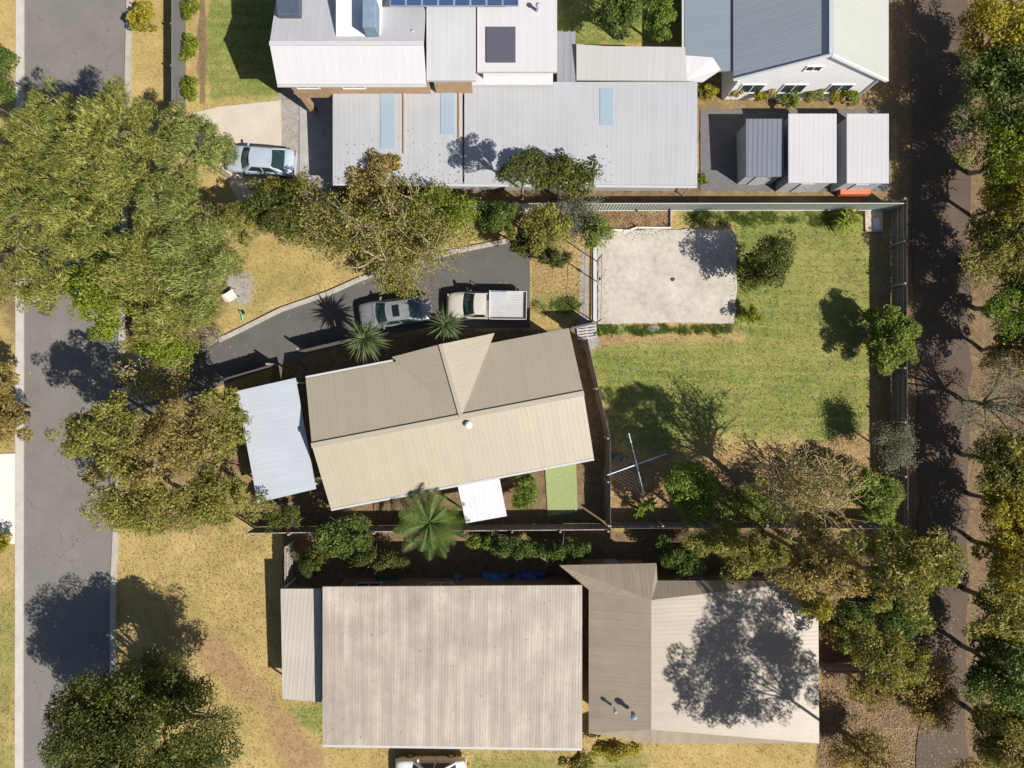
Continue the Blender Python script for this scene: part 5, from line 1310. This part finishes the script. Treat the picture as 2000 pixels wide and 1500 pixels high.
for bx_, by_, bz_, br_, bs_, bl_ in ((1655, 1235, 2.2, 58, 'olive', 'olive bush against the right end of the tan wing, upper one'), (1690, 1345, 2.0, 50, 'brown', 'brownish bush just below the pale fence in the brush'),
        (1770, 1300, 2.4, 56, 'olive', 'olive bush at the lane end of the pale fence in the brush'),
        (1690, 1180, 2.6, 54, 'deep', 'deep green bush between the golden drooping tree and the lane'), (1805, 1120, 2.4, 44, 'olive', 'olive bush beside the lane below the paling fence corner')):
    T('brush_bush', bl_, 'bush', bx_, by_, bz_, br_, bs_, ry=br_ * .85)
T('house_bush', 'yellow green bush in the notch below the tan wing of the lower house', 'bush', 1205, 1458, 1.2, 60, 'gold', ry=20)
T('house_bush', 'mixed green bush at the bottom edge below the pinkish roof', 'bush', 1130, 1484, 1.2, 44, 'olive', ry=20)

# ------------------------------------------------------------------ grass and litter (stuff)
def scatter_field(rng, n, x0, x1, y0, y1, chan, power=1.0, thr=.05):
    Xs = rng.uniform(x0, x1, n); Ys = rng.uniform(y0, y1, n)
    ix = np.clip(np.searchsorted(xs, Xs) - 1, 0, nx - 1); iy = np.clip(np.searchsorted(ys, Ys) - 1, 0, ny - 1)
    z = ZF[iy, ix]; w = chan(z); keep = rng.random(n) < np.clip(w, 0, 1) ** power
    ok = keep
    return Xs[ok], Ys[ok], z[ok]
def on_paving(Xs, Ys):
    bad = np.zeros(Xs.shape, bool)
    for pts in ([(45, -400), (252, -400), (250, 0), (232, 700), (218, 1150), (215, 1900), (42, 1900)], [(226, 700)] + [(x, y - 8) for x, y in north] + south + [(222, 860)],
                [(1166, 450), (1437, 447), (1437, 633), (1166, 634)], [(370, 222), (430, 208), (548, 196), (552, 400), (470, 400), (430, 330), (360, 280)], [(-300, 895), (42, 885), (44, 1062), (-300, 1070)],
                [(1133, 485), (1149, 485), (1149, 640), (1133, 640)]):
        bad |= poly_sdf(G2(pts), Xs, Ys) < 0
    return bad
def tufts(name, Xs, Ys, rng, mat, h=.07, w=.03, blades=3):
    n = len(Xs); N = n * blades
    bx_ = np.repeat(Xs, blades) + rng.normal(0, .045, N); by_ = np.repeat(Ys, blades) + rng.normal(0, .045, N)
    a = rng.uniform(0, 2 * np.pi, N); L = h * rng.uniform(.5, 1.4, N); tl = rng.uniform(.4, 1.3, N)
    d = np.stack([np.cos(a), np.sin(a), np.zeros(N)], 1); s_ = np.stack([-np.sin(a), np.cos(a), np.zeros(N)], 1)
    p = np.stack([bx_, by_, np.full(N, -.03)], 1)
    tip = p + d * (L * tl)[:, None] + np.array([0, 0, 1]) * (.03 + L)[:, None]
    ww = w * rng.uniform(.6, 1.3, N)[:, None]
    V = np.stack([p - s_ * ww / 2, p + s_ * ww / 2, tip], 1).reshape(-1, 3); F = np.arange(3 * N).reshape(-1, 3)
    return tag(mesh_np(name, V, F, mat), kind='stuff')
rg = np.random.default_rng(77)
pal('grass_green', [(.065, .095, .02), (.135, .16, .038), (.22, .22, .066), (.33, .295, .115), (.44, .36, .19)], .25, .9)
pal('grass_dry', [(.14, .13, .045), (.26, .22, .085), (.38, .305, .13), (.52, .42, .22)], .2, .35)
x_, y_, z_ = scatter_field(rg, 190000, -34, 34, -26, 26, lambda z: z[:, 0] * (1 - .8 * z[:, 1]) * (1 - .8 * z[:, 2])); b_ = ~on_paving(x_, y_)
tufts('grass', x_[b_], y_[b_], rg, MT['grass_green'], .06, .028, 3)
x_, y_, z_ = scatter_field(rg, 90000, -34, 29, -26, 26, lambda z: (1 - z[:, 0]) * (1 - .75 * z[:, 1]) * (1 - .85 * z[:, 2]) * (1 - z[:, 3]) * .8); b_ = ~on_paving(x_, y_)
tufts('dry_grass', x_[b_], y_[b_], rg, MT['grass_dry'], .055, .028, 3)
def litter(name, n, region, mat, size, rng, zc=.02, dens=None):
    x0, y0, x1, y1 = region; a = P(x0, y0); b2 = P(x1, y1)
    Xs = rng.uniform(a.x, b2.x, n); Ys = rng.uniform(b2.y, a.y, n)
    if dens is not None: k = dens(Xs, Ys); Xs, Ys = Xs[k], Ys[k]
    n = len(Xs); pos = np.stack([Xs, Ys, np.full(n, zc) + rng.uniform(0, .015, n)], 1)
    on = (poly_sdf(G2([(1166, 450), (1437, 447), (1437, 633), (1166, 634)]), Xs, Ys) < 0); pos[on, 2] += .085
    ax = unit(np.stack([rng.normal(size=n), rng.normal(size=n), rng.normal(0, .15, n)], 1)); nr = unit(np.stack([rng.normal(0, .3, n), rng.normal(0, .3, n), np.ones(n)], 1)); nr = unit(nr - ax * (nr * ax).sum(1, keepdims=True))
    V, F = leaf_quads(pos, ax, nr, size * rng.uniform(.6, 1.5, n), size * .5 * rng.uniform(.6, 1.4, n), .05)
    return V, F
pal('litter_pale', [(.30, .22, .06), (.42, .32, .11), (.52, .42, .20), (.36, .24, .10)], .1)
pal('litter_brown', [(.13, .07, .03), (.22, .13, .06), (.32, .21, .10), (.42, .31, .18)], .1)
parts = [litter('l', 1500, (1150, 660, 1720, 960), None, .085, rg), litter('l', 500, (1330, 405, 1720, 660), None, .07, rg),
         litter('l', 170, (400, 480, 1030, 740), None, .09, rg, .03), litter('l', 300, (40, 640, 250, 1500), None, .08, rg, .03)]
Vs, Fs, o_ = [], [], 0
for v, f in parts: Vs.append(v); Fs.append(f + o_); o_ += len(v)
tag(mesh_np('fallen_leaves', np.concatenate(Vs), np.concatenate(Fs), MT['litter_pale']), kind='stuff')
parts = [litter('l', 2600, (1165, 408, 1310, 446), None, .10, rg, -.01), litter('l', 4200, (1190, 860, 1740, 1018), None, .09, rg, 0),
         litter('l', 260, (1166, 448, 1310, 470), None, .09, rg, .02, lambda x, y: rg.random(len(x)) < np.clip(.5 + (y - P(0, 462).y) * 1.2, 0, 1)),
         litter('l', 220, (1425, 448, 1445, 640), None, .08, rg, .02), litter('l', 120, (1166, 500, 1186, 632), None, .07, rg, .02), litter('l', 1500, (1040, 440, 1140, 600), None, .08, rg, 0),
         litter('l', 2500, (560, 400, 1000, 480), None, .09, rg, 0), litter('l', 3500, (1600, 1200, 1880, 1500), None, .12, rg, 0), litter('l', 2500, (200, 1030, 540, 1400), None, .09, rg, 0)]
def roof_litter(n, x0, y0, x1, y1, zf, bias):
    pp = []
    for _ in range(n):
        px_ = rg.uniform(x0, x1); py_ = y1 - (y1 - y0) * rg.random() ** bias; pp.append(tuple(P(px_, py_, zf(py_) + .02)))
    pos = np.array(pp); k = len(pos); ax = unit(np.stack([rg.normal(size=k), rg.normal(size=k), np.zeros(k)], 1)); nr = np.tile(np.array([0., 0., 1.]), (k, 1))
    return leaf_quads(pos, ax, nr, .09 * rg.uniform(.6, 1.5, k), .05 * rg.uniform(.6, 1.4, k), .05)
parts += [roof_litter(160, 655, 250, 900, 355, zl, 2.2), roof_litter(160, 960, 280, 1200, 356, zl, 2.0), roof_litter(70, 635, 1150, 1130, 1455, lambda y: 3.45 - (y - 1145) / 315 * .6, 1.3)]
Vs, Fs, o_ = [], [], 0
for v, f in parts: Vs.append(v); Fs.append(f + o_); o_ += len(v)
tag(mesh_np('leaf_litter', np.concatenate(Vs), np.concatenate(Fs), MT['litter_brown']), kind='stuff')
# longer green tussocks along the top of the lawn and round the slab
cx_, cy_ = [], []
for _ in range(46):
    a_ = P(rg.uniform(1335, 1690), rg.uniform(412, 436)); k_ = int(rg.uniform(10, 40)); cx_.append(rg.normal(a_.x, .22, k_)); cy_.append(rg.normal(a_.y, .14, k_))
for _ in range(60):
    a_ = P(rg.uniform(1170, 1425), rg.uniform(637, 652)); k_ = int(rg.uniform(8, 26)); cx_.append(rg.normal(a_.x, .16, k_)); cy_.append(rg.normal(a_.y, .1, k_))
for _ in range(14):
    a_ = P(rg.uniform(1045, 1130), rg.uniform(585, 615)); k_ = int(rg.uniform(10, 30)); cx_.append(rg.normal(a_.x, .2, k_)); cy_.append(rg.normal(a_.y, .16, k_))
pal('tussock', [(.05, .085, .015), (.09, .14, .025), (.15, .20, .04), (.24, .27, .07)], .3)
tufts('grass_tussocks', np.concatenate(cx_), np.concatenate(cy_), rg, MT['tussock'], .13, .035, 5)
